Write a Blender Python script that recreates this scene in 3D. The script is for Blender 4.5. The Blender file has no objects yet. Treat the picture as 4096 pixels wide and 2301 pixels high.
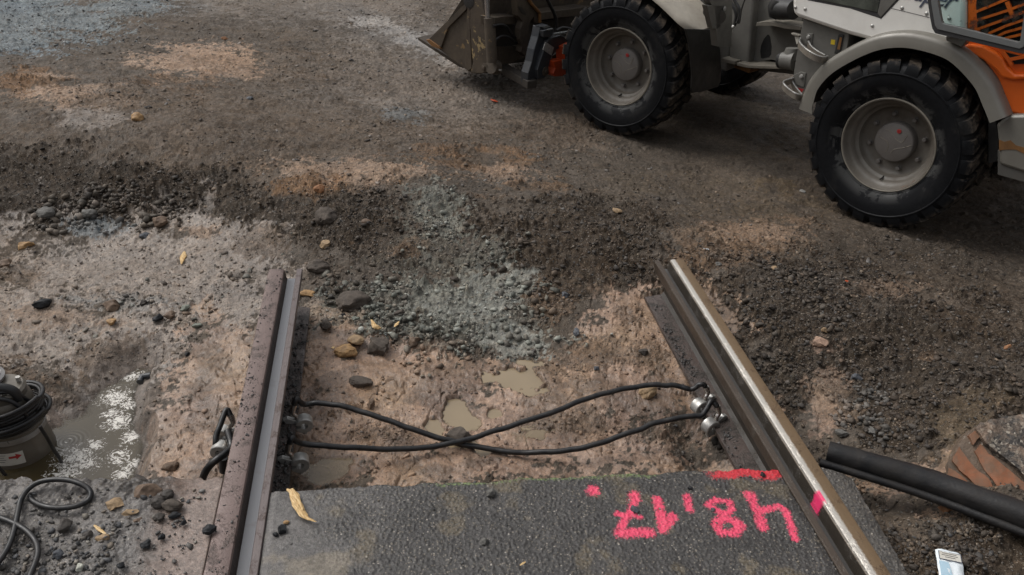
import bpy, bmesh, math, random
import numpy as np
from numpy import array as A
from mathutils import Vector, Matrix

# ------------------------------------------------------------------ camera, sky, light
sc = bpy.context.scene
COL = sc.collection
CAMLOC = A([-0.3582, 0.0, 1.4939])
CR = A([0.98840068, -0.14249759, 0.05252178])      # right
CU = A([0.02808105, 0.51135495, 0.85891069])       # up
CF = A([0.14924998, 0.84747304, -0.50942506])      # forward
FPX, CX, CY = 3315.05, 2048.0, 1150.5              # focal length in pixels of the 4096 px photograph
cam = bpy.data.cameras.new("camera")
cam.sensor_width = 36.0
cam.lens = FPX / 4096 * 36
cam.clip_start, cam.clip_end = 0.02, 500
camo = bpy.data.objects.new("camera", cam)
COL.objects.link(camo)
M = Matrix(((CR[0], CU[0], -CF[0], CAMLOC[0]), (CR[1], CU[1], -CF[1], CAMLOC[1]),
            (CR[2], CU[2], -CF[2], CAMLOC[2]), (0, 0, 0, 1)))
camo.matrix_world = M
sc.camera = camo

SUN_EL, SUN_AZ = math.radians(50), math.radians(-58)   # azimuth from +Y towards +X
w = bpy.data.worlds.new("World"); sc.world = w; w.use_nodes = True
nt = w.node_tree
for n in list(nt.nodes): nt.nodes.remove(n)
sky = nt.nodes.new("ShaderNodeTexSky"); sky.sky_type = 'NISHITA'; sky.sun_disc = False
sky.sun_elevation = SUN_EL; sky.sun_rotation = SUN_AZ
sky.air_density = 1.0; sky.dust_density = 4.0; sky.ozone_density = 0.6
hs = nt.nodes.new("ShaderNodeHueSaturation"); hs.inputs['Saturation'].default_value = 0.18
bg = nt.nodes.new("ShaderNodeBackground"); bg.inputs[1].default_value = 0.15
wo = nt.nodes.new("ShaderNodeOutputWorld")
# lowest part of the sky darkened to deepen shadows, standing in for unseen houses
tcw = nt.nodes.new("ShaderNodeTexCoord"); spw = nt.nodes.new("ShaderNodeSeparateXYZ"); rpw = nt.nodes.new("ShaderNodeValToRGB")
rpw.color_ramp.elements[0].position = .12; rpw.color_ramp.elements[0].color = (.20, .19, .18, 1)
rpw.color_ramp.elements[1].position = .52; rpw.color_ramp.elements[1].color = (1, 1, 1, 1)
mlw = nt.nodes.new("ShaderNodeMix"); mlw.data_type = 'RGBA'; mlw.blend_type = 'MULTIPLY'; mlw.inputs[0].default_value = 1
nt.links.new(tcw.outputs['Generated'], spw.inputs[0]); nt.links.new(spw.outputs[2], rpw.inputs[0]); nt.links.new(rpw.outputs[0], mlw.inputs[7])
nt.links.new(sky.outputs[0], hs.inputs['Color']); nt.links.new(hs.outputs[0], mlw.inputs[6]); nt.links.new(mlw.outputs[2], bg.inputs[0]); nt.links.new(bg.outputs[0], wo.inputs[0])

sd = bpy.data.lights.new("sun", 'SUN'); sd.energy = 0.95; sd.angle = math.radians(32); sd.color = (1.0, 0.97, 0.93)
so = bpy.data.objects.new("sun", sd); COL.objects.link(so)
dirv = Vector((math.sin(SUN_AZ) * math.cos(SUN_EL), math.cos(SUN_AZ) * math.cos(SUN_EL), math.sin(SUN_EL)))
so.rotation_euler = dirv.to_track_quat('Z', 'Y').to_euler(); so.location = (0, 0, 8)

vs = sc.view_settings
vs.view_transform = 'Standard'; vs.look = 'None'; vs.gamma = 1; vs.use_curve_mapping = False
vs.exposure = 0.17
sc.cycles.max_bounces = 6

# ------------------------------------------------------------------ measuring helpers (photograph pixel -> place)
S = 1.5901                                          # full view (2576 px) -> photograph px
def ray(px, py): return CF + CR * (px - CX) / FPX - CU * (py - CY) / FPX
def W(px, py, z=0.0):
    d = ray(px, py); t = (z - CAMLOC[2]) / d[2]; return CAMLOC + t * d
def P(px, py, z=0.0): return W(px * S, py * S, z)   # in full-view pixels
def OP(px, py, P0, n):
    d = ray(px, py); t = ((P0 - CAMLOC) @ n) / (d @ n); return CAMLOC + t * d

# ------------------------------------------------------------------ noise
def _h(ix, iy, seed):
    n = (ix.astype(np.int64) * 374761393 + iy.astype(np.int64) * 668265263 + seed * 974634777) & 0xFFFFFFFF
    n = ((n ^ (n >> 13)) * 1274126177) & 0xFFFFFFFF
    n = ((n ^ (n >> 16)) * 2246822519) & 0xFFFFFFFF
    return ((n ^ (n >> 15)) & 0xFFFFFF) / float(0xFFFFFF)
def vnoise(x, y, seed=0):
    ix = np.floor(x); iy = np.floor(y); fx = x - ix; fy = y - iy
    fx = fx * fx * fx * (fx * (fx * 6 - 15) + 10); fy = fy * fy * fy * (fy * (fy * 6 - 15) + 10)
    a = _h(ix, iy, seed); b = _h(ix + 1, iy, seed); c = _h(ix, iy + 1, seed); d = _h(ix + 1, iy + 1, seed)
    return (a * (1 - fx) + b * fx) * (1 - fy) + (c * (1 - fx) + d * fx) * fy
def fbm(x, y, f, octv=3, seed=0, gain=0.5):
    s = 0; a = 1; t = 0
    for i in range(octv):
        c, s_ = math.cos(0.6 * i + .3), math.sin(0.6 * i + .3)
        s = s + a * vnoise((x * c - y * s_) * f + 17.3 * i, (x * s_ + y * c) * f + 5.1 * i, seed + i)
        t += a; a *= gain; f *= 2.03
    return s / t
def cells(x, y, f, seed=0):
    x = x * f; y = y * f
    ix = np.floor(x); iy = np.floor(y)
    d1 = np.full(x.shape, 9.0); idv = np.zeros(x.shape)
    for i in (-1, 0, 1):
        for j in (-1, 0, 1):
            jx = ix + i; jy = iy + j
            px = jx + _h(jx, jy, seed); py = jy + _h(jx, jy, seed + 7)
            d = (px - x) ** 2 + (py - y) ** 2
            m = d < d1
            d1 = np.where(m, d, d1); idv = np.where(m, _h(jx, jy, seed + 13), idv)
    return np.sqrt(d1), idv
def sm(a, b, x):
    t = np.clip((x - a) / (b - a), 0, 1); return t * t * (3 - 2 * t)

# ------------------------------------------------------------------ terrain
CTRL = [(-300, 0, -.12), (0, 60, -.12), (300, 30, -.14), (700, 10, -.18), (1200, 20, -.22), (1500, 200, -.265), (1500, 340, -.27),
        (1600, 360, -.275), (1900, 400, -.275), (2200, 570, -.275), (2350, 570, -.275), (2576, 450, -.275), (2400, 0, -.27), (1900, 230, -.26), (2900, 400, -.27),
        (0, 370, -.09), (300, 390, -.09), (600, 410, -.10), (800, 400, -.12), (500, 200, -.14), (900, 250, -.2),
        (0, 590, -.26), (150, 565, -.26), (300, 560, -.26), (450, 555, -.255), (600, 590, -.22), (700, 640, -.22),
        (300, 700, -.25), (80, 850, -.25), (500, 850, -.245), (-200, 700, -.24), (0, 1050, -.24),
        (850, 440, -.09), (1050, 470, -.075), (1080, 560, -.11), (1150, 690, -.17), (1200, 800, -.205), (1280, 870, -.225), (1000, 700, -.17),
        (820, 650, -.18), (1250, 480, -.11), (1450, 560, -.09), (1700, 560, -.19), (1650, 640, -.11), (1850, 640, -.12), (1500, 740, -.17), (1620, 745, -.185),
        (2000, 720, -.10), (2200, 800, -.10), (2350, 760, -.15), (2500, 900, -.08), (2400, 620, -.26), (2100, 620, -.24),
        (1950, 850, -.12), (2080, 930, -.14), (2080, 1060, -.14), (2250, 1000, -.11), (2420, 1000, -.03), (2576, 1020, .0), (2430, 1060, .0), (2360, 1100, -.05), (2500, 1050, .015), (2350, 1180, -.08),
        (850, 900, -.205), (1000, 1000, -.225), (1280, 950, -.23), (1150, 1060, -.232), (1500, 1000, -.215), (1600, 880, -.20), (1700, 900, -.195), (1650, 1100, -.215),
        (850, 1160, -.222), (1200, 1170, -.222), (1450, 1150, -.22), (780, 1200, -.225), (760, 800, -.19),
        (600, 800, -.225), (560, 950, -.23), (480, 1100, -.235), (430, 1220, -.24), (560, 1150, -.225),
        (2200, 1190, -.13), (2300, 1250, -.11), (2250, 1330, -.10), (2400, 1350, -.05), (2450, 1440, -.04), (2700, 1500, -.04), (2400, 1600, -.05), (2650, 1150, -.03)]
cp = []
for a, b, z in CTRL:
    q = P(a, b, z); cp.append((q[0], q[1], z))
for a in range(0, 360, 30):
    r_ = 16 if a not in (60, 90, 120) else 14
    cp.append((r_ * math.sin(math.radians(a)), 4 + r_ * math.cos(math.radians(a)), -.2))
cp = A(cp)
def _tps(r2): return 0.5 * r2 * np.log(r2 + 1e-9)
_n = len(cp)
K = _tps((cp[:, None, 0] - cp[None, :, 0]) ** 2 + (cp[:, None, 1] - cp[None, :, 1]) ** 2) + np.eye(_n) * 0.01
Q = np.c_[np.ones(_n), cp[:, :2]]
SOL = np.linalg.solve(np.block([[K, Q], [Q.T, np.zeros((3, 3))]]), np.r_[cp[:, 2], 0, 0, 0])
def Hbase(x, y):
    x = np.asarray(x, float); y = np.asarray(y, float)
    r = SOL[_n] + SOL[_n + 1] * x + SOL[_n + 2] * y
    for i in range(_n):
        r = r + SOL[i] * _tps((x - cp[i, 0]) ** 2 + (y - cp[i, 1]) ** 2)
    r = np.clip(r, -.34, 0.06)
    d = np.hypot(x, y - 4); f = sm(9, 13, d)
    return r * (1 - f) - .2 * f
def gp(px, py, it=7):
    z = -.2
    for _ in range(it):
        q = P(px, py, z); z = float(Hbase(q[0], q[1]))
    return P(px, py, z)

def segdist(x, y, pts):
    d = np.full(np.shape(x), 1e9)
    for (ax, ay), (bx, by) in zip(pts[:-1], pts[1:]):
        dx, dy = bx - ax, by - ay; L2 = dx * dx + dy * dy + 1e-12
        t = np.clip(((x - ax) * dx + (y - ay) * dy) / L2, 0, 1)
        d = np.minimum(d, np.hypot(x - ax - t * dx, y - ay - t * dy))
    return d
def polysd(x, y, pts):
    d = segdist(x, y, pts + [pts[0]])
    ins = np.zeros(np.shape(x), bool)
    for (ax, ay), (bx, by) in zip(pts, pts[1:] + [pts[0]]):
        c = ((ay > y) != (by > y)) & (x < (bx - ax) * (y - ay) / (by - ay + 1e-12) + ax)
        ins ^= c
    return np.where(ins, -d, d)

WL = -.335                                          # water level in the pump trench
trench = [tuple(P(a, b, WL)[:2]) for a, b in [(300, 948), (345, 925), (395, 928), (398, 945), (372, 958), (352, 975), (345, 1020), (348, 1080), (366, 1125),
          (352, 1170), (340, 1215), (335, 1300), (-60, 1330), (-140, 1150), (0, 1085), (125, 1078), (150, 1070), (152, 1052), (185, 1050), (208, 1040), (225, 1010), (262, 978)]]
PUD = []                                            # shallow puddles: centre, radii (m), level
def puddle(px, py, rx, ry, dep):
    c = gp(px, py); ex = gp(px + rx, py); ey = gp(px, py - ry)
    lv = float(Hbase(c[0], c[1])) - 0.004
    PUD.append((c[0], c[1], abs(ex[0] - c[0]), abs(ey[1] - c[1]), lv, dep))
puddle(1310, 945, 66, 34, .016)
puddle(1160, 1045, 42, 34, .012)
puddle(1092, 1075, 20, 22, .010)
puddle(1240, 1040, 16, 10, .010)
puddle(1180, 1125, 55, 22, .010)
puddle(1345, 1088, 40, 14, .006)
puddle(840, 1175, 70, 30, .005)

ZN = []                                             # soil zones: centre, axes, colour, rough, wet, edge noise
def zone(px, py, rx, ry, kind, soft=.35, amp=1.0):
    c = gp(px, py); ex = gp(px + rx, py)[:2] - c[:2]; ey = gp(px, py - ry)[:2] - c[:2]
    if not np.isfinite(ex).all(): return
    m = np.linalg.inv(A([[ex[0], ey[0]], [ex[1], ey[1]]]))
    ZN.append((c[0], c[1], m, kind, soft, amp))
KIND = {  # linear albedo, clod roughness (0..1), wetness (0..1)
    'yard': ((.084, .066, .050), .28, .35), 'dark': ((.050, .036, .024), .95, .30), 'clay': ((.295, .195, .132), .18, 1.1),
    'mud': ((.245, .198, .160), .42, .95), 'silt': ((.225, .222, .192), .35, .8), 'green': ((.178, .175, .148), .95, .30), 'blue': ((.18, .20, .205), .65, .35),
    'orange': ((.19, .115, .066), 1.0, .25), 'streak': ((.27, .245, .22), .2, .5), 'pale': ((.31, .215, .15), .45, .35), 'light': ((.195, .165, .138), .35, .6),
    'black': ((.018, .017, .017), 1.0, .5), 'brown': ((.135, .092, .060), .65, .45), 'dry': ((.115, .085, .055), .45, .2)}
for z_ in [(600, 300, 600, 190, 'brown', .6, .35), (1050, 200, 250, 90, 'light', .8, .35),
           (40, 40, 260, 62, 'blue'), (30, 105, 145, 26, 'blue'), (330, 15, 120, 25, 'blue', .5, .8),
           (820, 10, 300, 40, 'light', .7, .5), (1010, 90, 160, 35, 'light', .7, .5), (930, 55, 50, 12, 'streak', .6, .9), (985, 78, 50, 12, 'streak', .6, .8), (1040, 100, 55, 14, 'streak', .6, .8), (1095, 125, 55, 15, 'streak', .6, .8), (1140, 152, 45, 16, 'streak', .6, .8), (1180, 190, 50, 16, 'light', .6, .6), (1180, 250, 200, 60, 'light', .9, .3), (1420, 330, 120, 60, 'brown', .8, .5),
           (500, 150, 130, 42, 'pale'), (540, 175, 110, 26, 'pale', .5, .7), (470, 205, 110, 30, 'orange', .6, .5), (90, 210, 120, 38, 'orange', .7, .8), (60, 235, 60, 14, 'pale', .6, .8), (130, 196, 50, 10, 'pale', .6, .7), (200, 240, 120, 25, 'pale', .6, .7), (30, 215, 60, 26, 'orange'),
           (280, 250, 90, 20, 'brown'), (240, 300, 90, 22, 'mud', .6, .5), (1020, 290, 60, 18, 'blue', .5, .5),
           (130, 470, 300, 95, 'dark'), (450, 480, 280, 75, 'dark'), (700, 545, 160, 60, 'dark'), (850, 470, 90, 40, 'dark', .5, .7),
           (2240, 680, 400, 90, 'dark', .7, .35), (1990, 330, 160, 60, 'dry', .6, .3), (1950, 470, 60, 18, 'dry', .5, .9), (1700, 480, 300, 60, 'dry', .9, .3), (1960, 540, 200, 30, 'dry', .8, .5),
           (820, 430, 150, 38, 'pale', .6, .75), (740, 480, 75, 32, 'orange'), (870, 455, 150, 22, 'orange'), (1000, 430, 110, 20, 'pale', .5, .7), (1210, 420, 160, 36, 'orange', .7, .7), (1260, 440, 90, 22, 'pale', .6, .6), (1330, 480, 140, 22, 'orange', .7, .6), (1170, 385, 200, 16, 'orange', .7, .5),
           (1450, 600, 260, 95, 'dark'), (1000, 560, 300, 80, 'dark', .6, .8), (1600, 690, 180, 60, 'dark'), (1880, 600, 180, 45, 'brown'), (1900, 590, 130, 25, 'pale', .7, .5), (1880, 640, 170, 40, 'orange', .8, .45),
           (2080, 760, 280, 120, 'dark'), (2330, 880, 280, 150, 'dark'), (2030, 870, 140, 110, 'dark'), (2300, 1020, 230, 90, 'dark'), (2230, 730, 120, 20, 'pale', .7, .45), (2330, 900, 40, 14, 'orange', .6, .5),
           (330, 690, 420, 120, 'mud'), (230, 860, 330, 110, 'mud'), (560, 640, 180, 70, 'mud'), (500, 560, 60, 30, 'mud'), (500, 585, 50, 20, 'pale', .6, .7), (520, 500, 25, 50, 'mud', .6, .8), (240, 575, 80, 26, 'blue', .6, .7), (50, 690, 70, 40, 'brown', .6, .6), (660, 620, 90, 40, 'brown', .6, .6), (310, 760, 150, 30, 'blue', .8, .4),
           (560, 960, 140, 180, 'clay'), (470, 1090, 130, 150, 'clay'), (170, 800, 130, 34, 'pale', .7, .5), (120, 880, 120, 45, 'mud'), (100, 960, 130, 60, 'brown', .6, .8), (90, 1000, 80, 60, 'clay', .6, .8), (280, 880, 140, 35, 'brown', .6, .7), (620, 760, 60, 60, 'mud'),
           (1000, 1000, 360, 190, 'clay'), (1300, 1080, 520, 130, 'clay'), (1150, 1175, 430, 50, 'clay', .6, 1), (820, 1180, 130, 60, 'clay', .5, 1), (1640, 830, 190, 110, 'clay'), (1550, 980, 250, 110, 'clay'), (830, 850, 90, 110, 'clay', .5, .9), (850, 1120, 170, 90, 'clay'),
           (1430, 1060, 160, 30, 'brown', .8, .5), (960, 1090, 150, 25, 'brown', .8, .5), (1650, 1090, 120, 40, 'brown', .9, .4), (1500, 900, 180, 40, 'brown', .8, .6), (1640, 820, 90, 50, 'orange', .8, .4), (900, 1040, 60, 16, 'orange', .6, .6),
           (1090, 530, 85, 75, 'green', .9, .85), (1070, 640, 190, 60, 'green', .7, .6), (1020, 760, 230, 70, 'green'), (1150, 800, 230, 80, 'green'), (1230, 850, 170, 50, 'green'), (1260, 720, 110, 50, 'silt', .6, .9), (1130, 780, 120, 32, 'silt', .7, .7), (1290, 860, 100, 40, 'silt', .7, .8), (950, 640, 120, 40, 'dark', .7, .7), (870, 720, 60, 40, 'dark', .7, .6),
           (1210, 740, 160, 60, 'green', .9, .5), (1400, 760, 70, 60, 'brown'), (1440, 720, 90, 40, 'dark', .7, .8), (860, 560, 80, 50, 'dark'), (1000, 620, 110, 22, 'orange', .8, .4),
           (2085, 980, 60, 90, 'clay', .9, .5), (2110, 1030, 70, 50, 'brown', .5, .8), (2062, 875, 36, 26, 'clay', .6, .6), (1770, 1120, 0, 0, 'black') if False else (2075, 1050, 50, 50, 'clay', .6, .55),
           (2400, 1150, 30, 40, 'clay', .5, .9), (2290, 1210, 130, 45, 'clay', .6, .8), (2220, 1180, 60, 40, 'brown', .5, .9), (2390, 1290, 90, 18, 'pale', .6, .7), (2420, 1390, 240, 90, 'dark', .4, 1), (2480, 1040, 110, 60, 'dry', .6, .7)]:
    zone(*z_)
rr = random.Random(4)
TRX = [tuple(P(a, b, -.18)[:2]) for a, b in [(1790, 1000), (1880, 1120), (1960, 1200)]]

def zones_at(x, y):
    n1 = fbm(x, y, 5.0, 4, 11) - .5; n2 = fbm(x, y, 22.0, 3, 41) - .5; n3 = fbm(x, y, 75.0, 2, 43) - .5
    c = np.zeros(x.shape + (3,)) + A(KIND['yard'][0]); ro = np.full(x.shape, KIND['yard'][1]); we = np.full(x.shape, KIND['yard'][2])
    gr = np.zeros(x.shape); gr2 = np.zeros(x.shape)
    xa = x + .02 * vnoise(x * 30, y * 30, 3); i1 = cells(xa, y, 24, 5)[1]; i2 = cells(x + .01 * vnoise(x * 60, y * 60, 9), y, 55, 25)[1]
    n4 = fbm(x, y, 8.0, 3, 47)
    dit = .45 * i1 + .40 * i2 + .30 * (n3 + .5)
    for cx, cy, m, k, soft, amp in ZN:
        dx = x - cx; dy = y - cy
        u = m[0, 0] * dx + m[0, 1] * dy; v = m[1, 0] * dx + m[1, 1] * dy
        d = np.sqrt(u * u + v * v) + n1 * 1.2 + n2 * .9 + n3 * .8
        f = 1 - sm(1 - soft * 1.1, 1 + soft * .9, d); f = sm(.0, .30, f * 1.45 - dit * 1.15) * amp
        if k in ('orange', 'dry'): f = f * sm(.36, .58, n4)
        if k == 'green': f = f * (.35 + .65 * sm(.38, .56, n4))
        if k == 'dark': f = f * (.70 + .30 * sm(.36, .56, n4))
        kc, kr, kw = KIND[k]
        if k == 'clay': kc = A(kc) * (1 - .42 * sm(.50, .66, n4))[..., None] * (1 - A([.0, .0, -.10]) * (n1 * 2)[..., None])
        c = c * (1 - f[..., None]) + np.asarray(kc) * f[..., None]
        ro = ro * (1 - f) + kr * f; we = we * (1 - f) + kw * f
        gr = gr * (1 - f) + (1.0 if k in ('green',) else 0) * f
        gr2 = gr2 * (1 - f) + (1.0 if k in ('dark', 'black') else (.5 if k in ('blue',) else 0)) * f
    return c, ro, we, gr, gr2

def pebbles(x, y):
    xw = x + .006 * vnoise(x * 90, y * 90, 19); d, i = cells(xw, y, 105, 35); return np.maximum(0, .52 - d) * (i > .25), i
def Hfull(x, y, ro=None):
    x = np.asarray(x, float); y = np.asarray(y, float)
    if ro is None: ro = zones_at(x, y)[1]
    h = Hbase(x, y)
    h = h + (fbm(x, y, 2.2, 3, 71) - .5) * .035 + (fbm(x, y, 5.5, 3, 72) - .5) * (.012 + .045 * ro) * (1 - sm(5, 9, np.hypot(x, y)))
    dist = np.hypot(x - CAMLOC[0], y)
    near = 1 - sm(7, 11, dist)
    c1, i1 = cells(x + .02 * vnoise(x * 30, y * 30, 3), y, 24, 5)
    c2, i2 = cells(x + .01 * vnoise(x * 60, y * 60, 9), y, 55, 25)
    msk = sm(.42, .62, fbm(x, y, 7, 3, 91))
    clod = np.maximum(0, .55 - c1) * (i1 > .45) * (.4 + i1) * .042 * (.25 + .75 * msk) + np.maximum(0, .55 - c2) * (i2 > .3) * .024 * (.35 + .65 * msk)
    h = h + near * (ro * clod + ro * (fbm(x, y, 38, 3, 55) - .5) * .018 + (1 - ro * .4) * (fbm(x, y, 13, 3, 65) - .5) * .016 + (fbm(x, y, 95, 2, 75) - .5) * .0045 * (.35 + ro))
    pd, pi_ = pebbles(x, y); h = h + near * pd * .0095 * (.08 + 1.05 * ro) * (.3 + pi_)
    # cracks / footprints pressed into the clay
    cr = np.abs(fbm(x, y, 9, 3, 131) - .5)
    h = h - near * (1 - ro) * .010 * (1 - sm(0, .018, cr))
    # shallow puddles
    for px, py, rx, ry, lv, dep in PUD:
        d = np.hypot((x - px) / rx, (y - py) / ry) + (fbm(x, y, 13, 4, 201) - .5) * 2.6
        h = h + (np.minimum(h, lv - dep) - h) * (1 - sm(.75, 1.05, d))
    # trench
    sd_ = polysd(x, y, trench) + (fbm(x, y, 14, 3, 301) - .5) * .035
    left = sm(-1.25, -1.42, x) * sm(2.15, 2.35, y)
    slope = 1.5 * (1 - left) + .42 * left
    slope = np.where((x < -1.16) & (y > 2.25), np.minimum(slope, .65), slope)
    wall = WL + np.where(sd_ > 0, sd_ * slope, sd_ * .8) + .004 + (fbm(x, y, 20, 3, 311) - .5) * .03 * sm(0, .06, sd_)
    h = np.where(sd_ < .25, np.minimum(h, np.maximum(wall, WL - .12)), h)
    # right rail hollow under the rail, gap with black rubble
    dh = segdist(x, y, [(.60, 1.9), (.62, 1.45)])
    h = h - .05 * (1 - sm(.02, .13, dh))
    # never above the rails' feet
    for xr in (-.7175, .7175):
        f = (1 - sm(.085, .12, np.abs(x - xr))) * (y < 2.69)
        h = h * (1 - f) + np.minimum(h, -.188) * f
    h = np.where((np.abs(x) < .70) & (np.abs(x) > .50) & (y < 2.1), np.minimum(h, -.212 + .25 * np.maximum(0, .62 - np.abs(x))), h)
    # below the road slabs
    f = (1 - sm(1.50, 1.53, y)) * (1 - sm(.78, .80, x))
    h = h * (1 - f) + np.minimum(h, -.24) * f
    f = (1 - sm(1.42, 1.44, y)) * (1 - sm(.80, .835, x))
    h = h * (1 - f) + np.minimum(h, -.10) * f
    return h

# ------------------------------------------------------------------ object helpers
def tag(o, label=None, cat=None, group=None, kind=None):
    if label: o['label'] = label
    if cat: o['category'] = cat
    if group: o['group'] = group
    if kind: o['kind'] = kind
    return o
def link(o, parent=None):
    COL.objects.link(o)
    if parent is not None: o.parent = parent
    return o
def empty(name, loc, label, cat, group=None):
    o = bpy.data.objects.new(name, None); o.empty_display_size = .05; o.location = [float(v) for v in loc]
    link(o); tag(o, label, cat, group); return o
def wloc(o):
    v = Vector((0, 0, 0))
    while o is not None: v += Vector(o.location); o = o.parent
    return A(v)
def mk(name, verts, faces, mat, parent=None, smooth=False, loc=None, mats=None, midx=None):
    """verts in world metres; object origin at loc (or at its parent's origin)"""
    V = np.asarray(verts, float)
    if parent is not None: V = V - wloc(parent)
    elif loc is not None: V = V - A(loc)
    me = bpy.data.meshes.new(name)
    me.from_pydata(V.tolist(), [], [list(map(int, f)) for f in faces]); me.update()
    for m in (mats or [mat]): me.materials.append(m)
    if midx is not None: me.polygons.foreach_set('material_index', midx)
    if smooth: me.polygons.foreach_set('use_smooth', [True] * len(me.polygons))
    o = bpy.data.objects.new(name, me)
    if loc is not None and parent is None: o.location = [float(v) for v in loc]
    return link(o, parent)
def fixn(o):
    bm = bmesh.new(); bm.from_mesh(o.data); bmesh.ops.recalc_face_normals(bm, faces=bm.faces); bm.to_mesh(o.data); bm.free(); return o
def bev(o, wd=.004, seg=2, ang=35):
    m = o.modifiers.new("bevel", 'BEVEL'); m.width = wd; m.segments = seg; m.limit_method = 'ANGLE'; m.angle_limit = math.radians(ang)
    return o
def autosmooth(o, deg=40):
    me = o.data
    me.polygons.foreach_set('use_smooth', [True] * len(me.polygons))
    bm = bmesh.new(); bm.from_mesh(me)
    for e in bm.edges:
        if len(e.link_faces) == 2 and e.calc_face_angle(0) > math.radians(deg): e.smooth = False
    bm.to_mesh(me); bm.free(); return o
class MB:
    def __init__(s): s.v = []; s.f = []; s.m = []; s.cur = 0
    def add(s, vs, fs):
        n = len(s.v); s.v += [list(map(float, q)) for q in vs]; s.f += [[i + n for i in f] for f in fs]; s.m += [s.cur] * len(fs)
    def tube(s, pts, r, n=10, cap=True):
        pts = [A(p, ) for p in pts]; N = len(pts)
        rs = r if hasattr(r, '__len__') else [r] * N
        up = A([0.0, 0, 1]); t0 = pts[1] - pts[0]
        if abs(t0[2]) > .95 * np.linalg.norm(t0): up = A([1.0, 0, 0])
        vs = []; prev = None
        for i, p in enumerate(pts):
            t = pts[min(i + 1, N - 1)] - pts[max(i - 1, 0)]; t = t / (np.linalg.norm(t) + 1e-12)
            a = (np.cross(t, up) if prev is None else prev - t * (prev @ t)); a = a / (np.linalg.norm(a) + 1e-12); prev = a
            b = np.cross(t, a)
            for k in range(n):
                q = 2 * math.pi * k / n; vs.append(p + rs[i] * (math.cos(q) * a + math.sin(q) * b))
        fs = [[i * n + k, i * n + (k + 1) % n, (i + 1) * n + (k + 1) % n, (i + 1) * n + k] for i in range(N - 1) for k in range(n)]
        if cap: fs += [list(range(n))[::-1], [(N - 1) * n + k for k in range(n)]]
        s.add(vs, fs); return s
    def box(s, c, sx, sy, sz, ax=None):
        ax = ax if ax is not None else (A([1., 0, 0]), A([0, 1., 0]), A([0, 0, 1.])); c = A(c)
        vs = [c + ax[0] * sx * i / 2 + ax[1] * sy * j / 2 + ax[2] * sz * k / 2 for i in (-1, 1) for j in (-1, 1) for k in (-1, 1)]
        s.add(vs, [[0, 1, 3, 2], [4, 6, 7, 5], [0, 4, 5, 1], [2, 3, 7, 6], [0, 2, 6, 4], [1, 5, 7, 3]]); return s
    def prism(s, poly, off):
        """poly: list of 3-D points, extruded by vector off"""
        n = len(poly); vs = [A(p) for p in poly] + [A(p) + off for p in poly]
        s.add(vs, [list(range(n)), [n + i for i in range(n)][::-1]] + [[i, n + i, n + (i + 1) % n, (i + 1) % n] for i in range(n)]); return s
    def lathe(s, prof, o, ax, rf, n=48, close=False):
        """prof: (radius, height along ax)"""
        o = A(o); ax = A(ax); rf = A(rf); bi = np.cross(ax, rf); m = len(prof); vs = []
        for k in range(n):
            q = 2 * math.pi * k / n; d = math.cos(q) * rf + math.sin(q) * bi
            for r, h in prof: vs.append(o + d * r + ax * h)
        fs = []
        for k in range(n):
            k2 = (k + 1) % n
            for i in range(m - 1 + (1 if close else 0)): fs.append([k * m + i, k * m + (i + 1) % m, k2 * m + (i + 1) % m, k2 * m + i])
        s.add(vs, fs); return s
    def build(s, name, mat, parent=None, loc=None, smooth=None, mats=None, bevel=None):
        o = mk(name, s.v, s.f, mat, parent, loc=loc, mats=mats, midx=s.m if mats else None)
        fixn(o)
        if bevel: bev(o, bevel)
        if smooth: autosmooth(o, smooth)
        return o
def cat(pts, n=8):
    pts = [A(p, ) for p in pts]; out = []
    q = [2 * pts[0] - pts[1]] + pts + [2 * pts[-1] - pts[-2]]
    for i in range(1, len(q) - 2):
        p0, p1, p2, p3 = q[i - 1], q[i], q[i + 1], q[i + 2]
        for k in range(n):
            t = k / n
            out.append(.5 * ((2 * p1) + (-p0 + p2) * t + (2 * p0 - 5 * p1 + 4 * p2 - p3) * t * t + (-p0 + 3 * p1 - 3 * p2 + p3) * t ** 3))
    out.append(pts[-1]); return out

# ------------------------------------------------------------------ materials
def nodes(name):
    m = bpy.data.materials.new(name); m.use_nodes = True; t = m.node_tree
    b = t.nodes['Principled BSDF']; return m, t, b
def N(t, typ, **kw):
    n = t.nodes.new(typ)
    for k, v in kw.items():
        if k in n.inputs: n.inputs[k].default_value = v
        else: setattr(n, k, v)
    return n
def noise(t, scale, detail=4, rough=.55, co=None, dist=0.0):
    n = N(t, 'ShaderNodeTexNoise'); n.inputs['Scale'].default_value = scale; n.inputs['Detail'].default_value = detail
    n.inputs['Roughness'].default_value = rough; n.inputs['Distortion'].default_value = dist
    if co is not None: t.links.new(co, n.inputs['Vector'])
    return n
def ramp(t, fac, stops, interp='LINEAR'):
    r = N(t, 'ShaderNodeValToRGB'); r.color_ramp.interpolation = interp
    els = r.color_ramp.elements
    while len(els) < len(stops): els.new(.5)
    for e, (p_, c) in zip(els, stops): e.position = p_; e.color = (c[0], c[1], c[2], 1) if hasattr(c, '__len__') else (c, c, c, 1)
    t.links.new(fac, r.inputs[0]); return r
def mix(t, fac, a, b, mode='MIX'):
    m = N(t, 'ShaderNodeMix', data_type='RGBA', blend_type=mode)
    for i, v in ((0, fac), (6, a), (7, b)):
        if hasattr(v, 'is_linked'): t.links.new(v, m.inputs[i])
        elif i == 0: m.inputs[0].default_value = v
        else: m.inputs[i].default_value = (v[0], v[1], v[2], 1) if len(v) == 3 else v
    return m.outputs[2]
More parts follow.
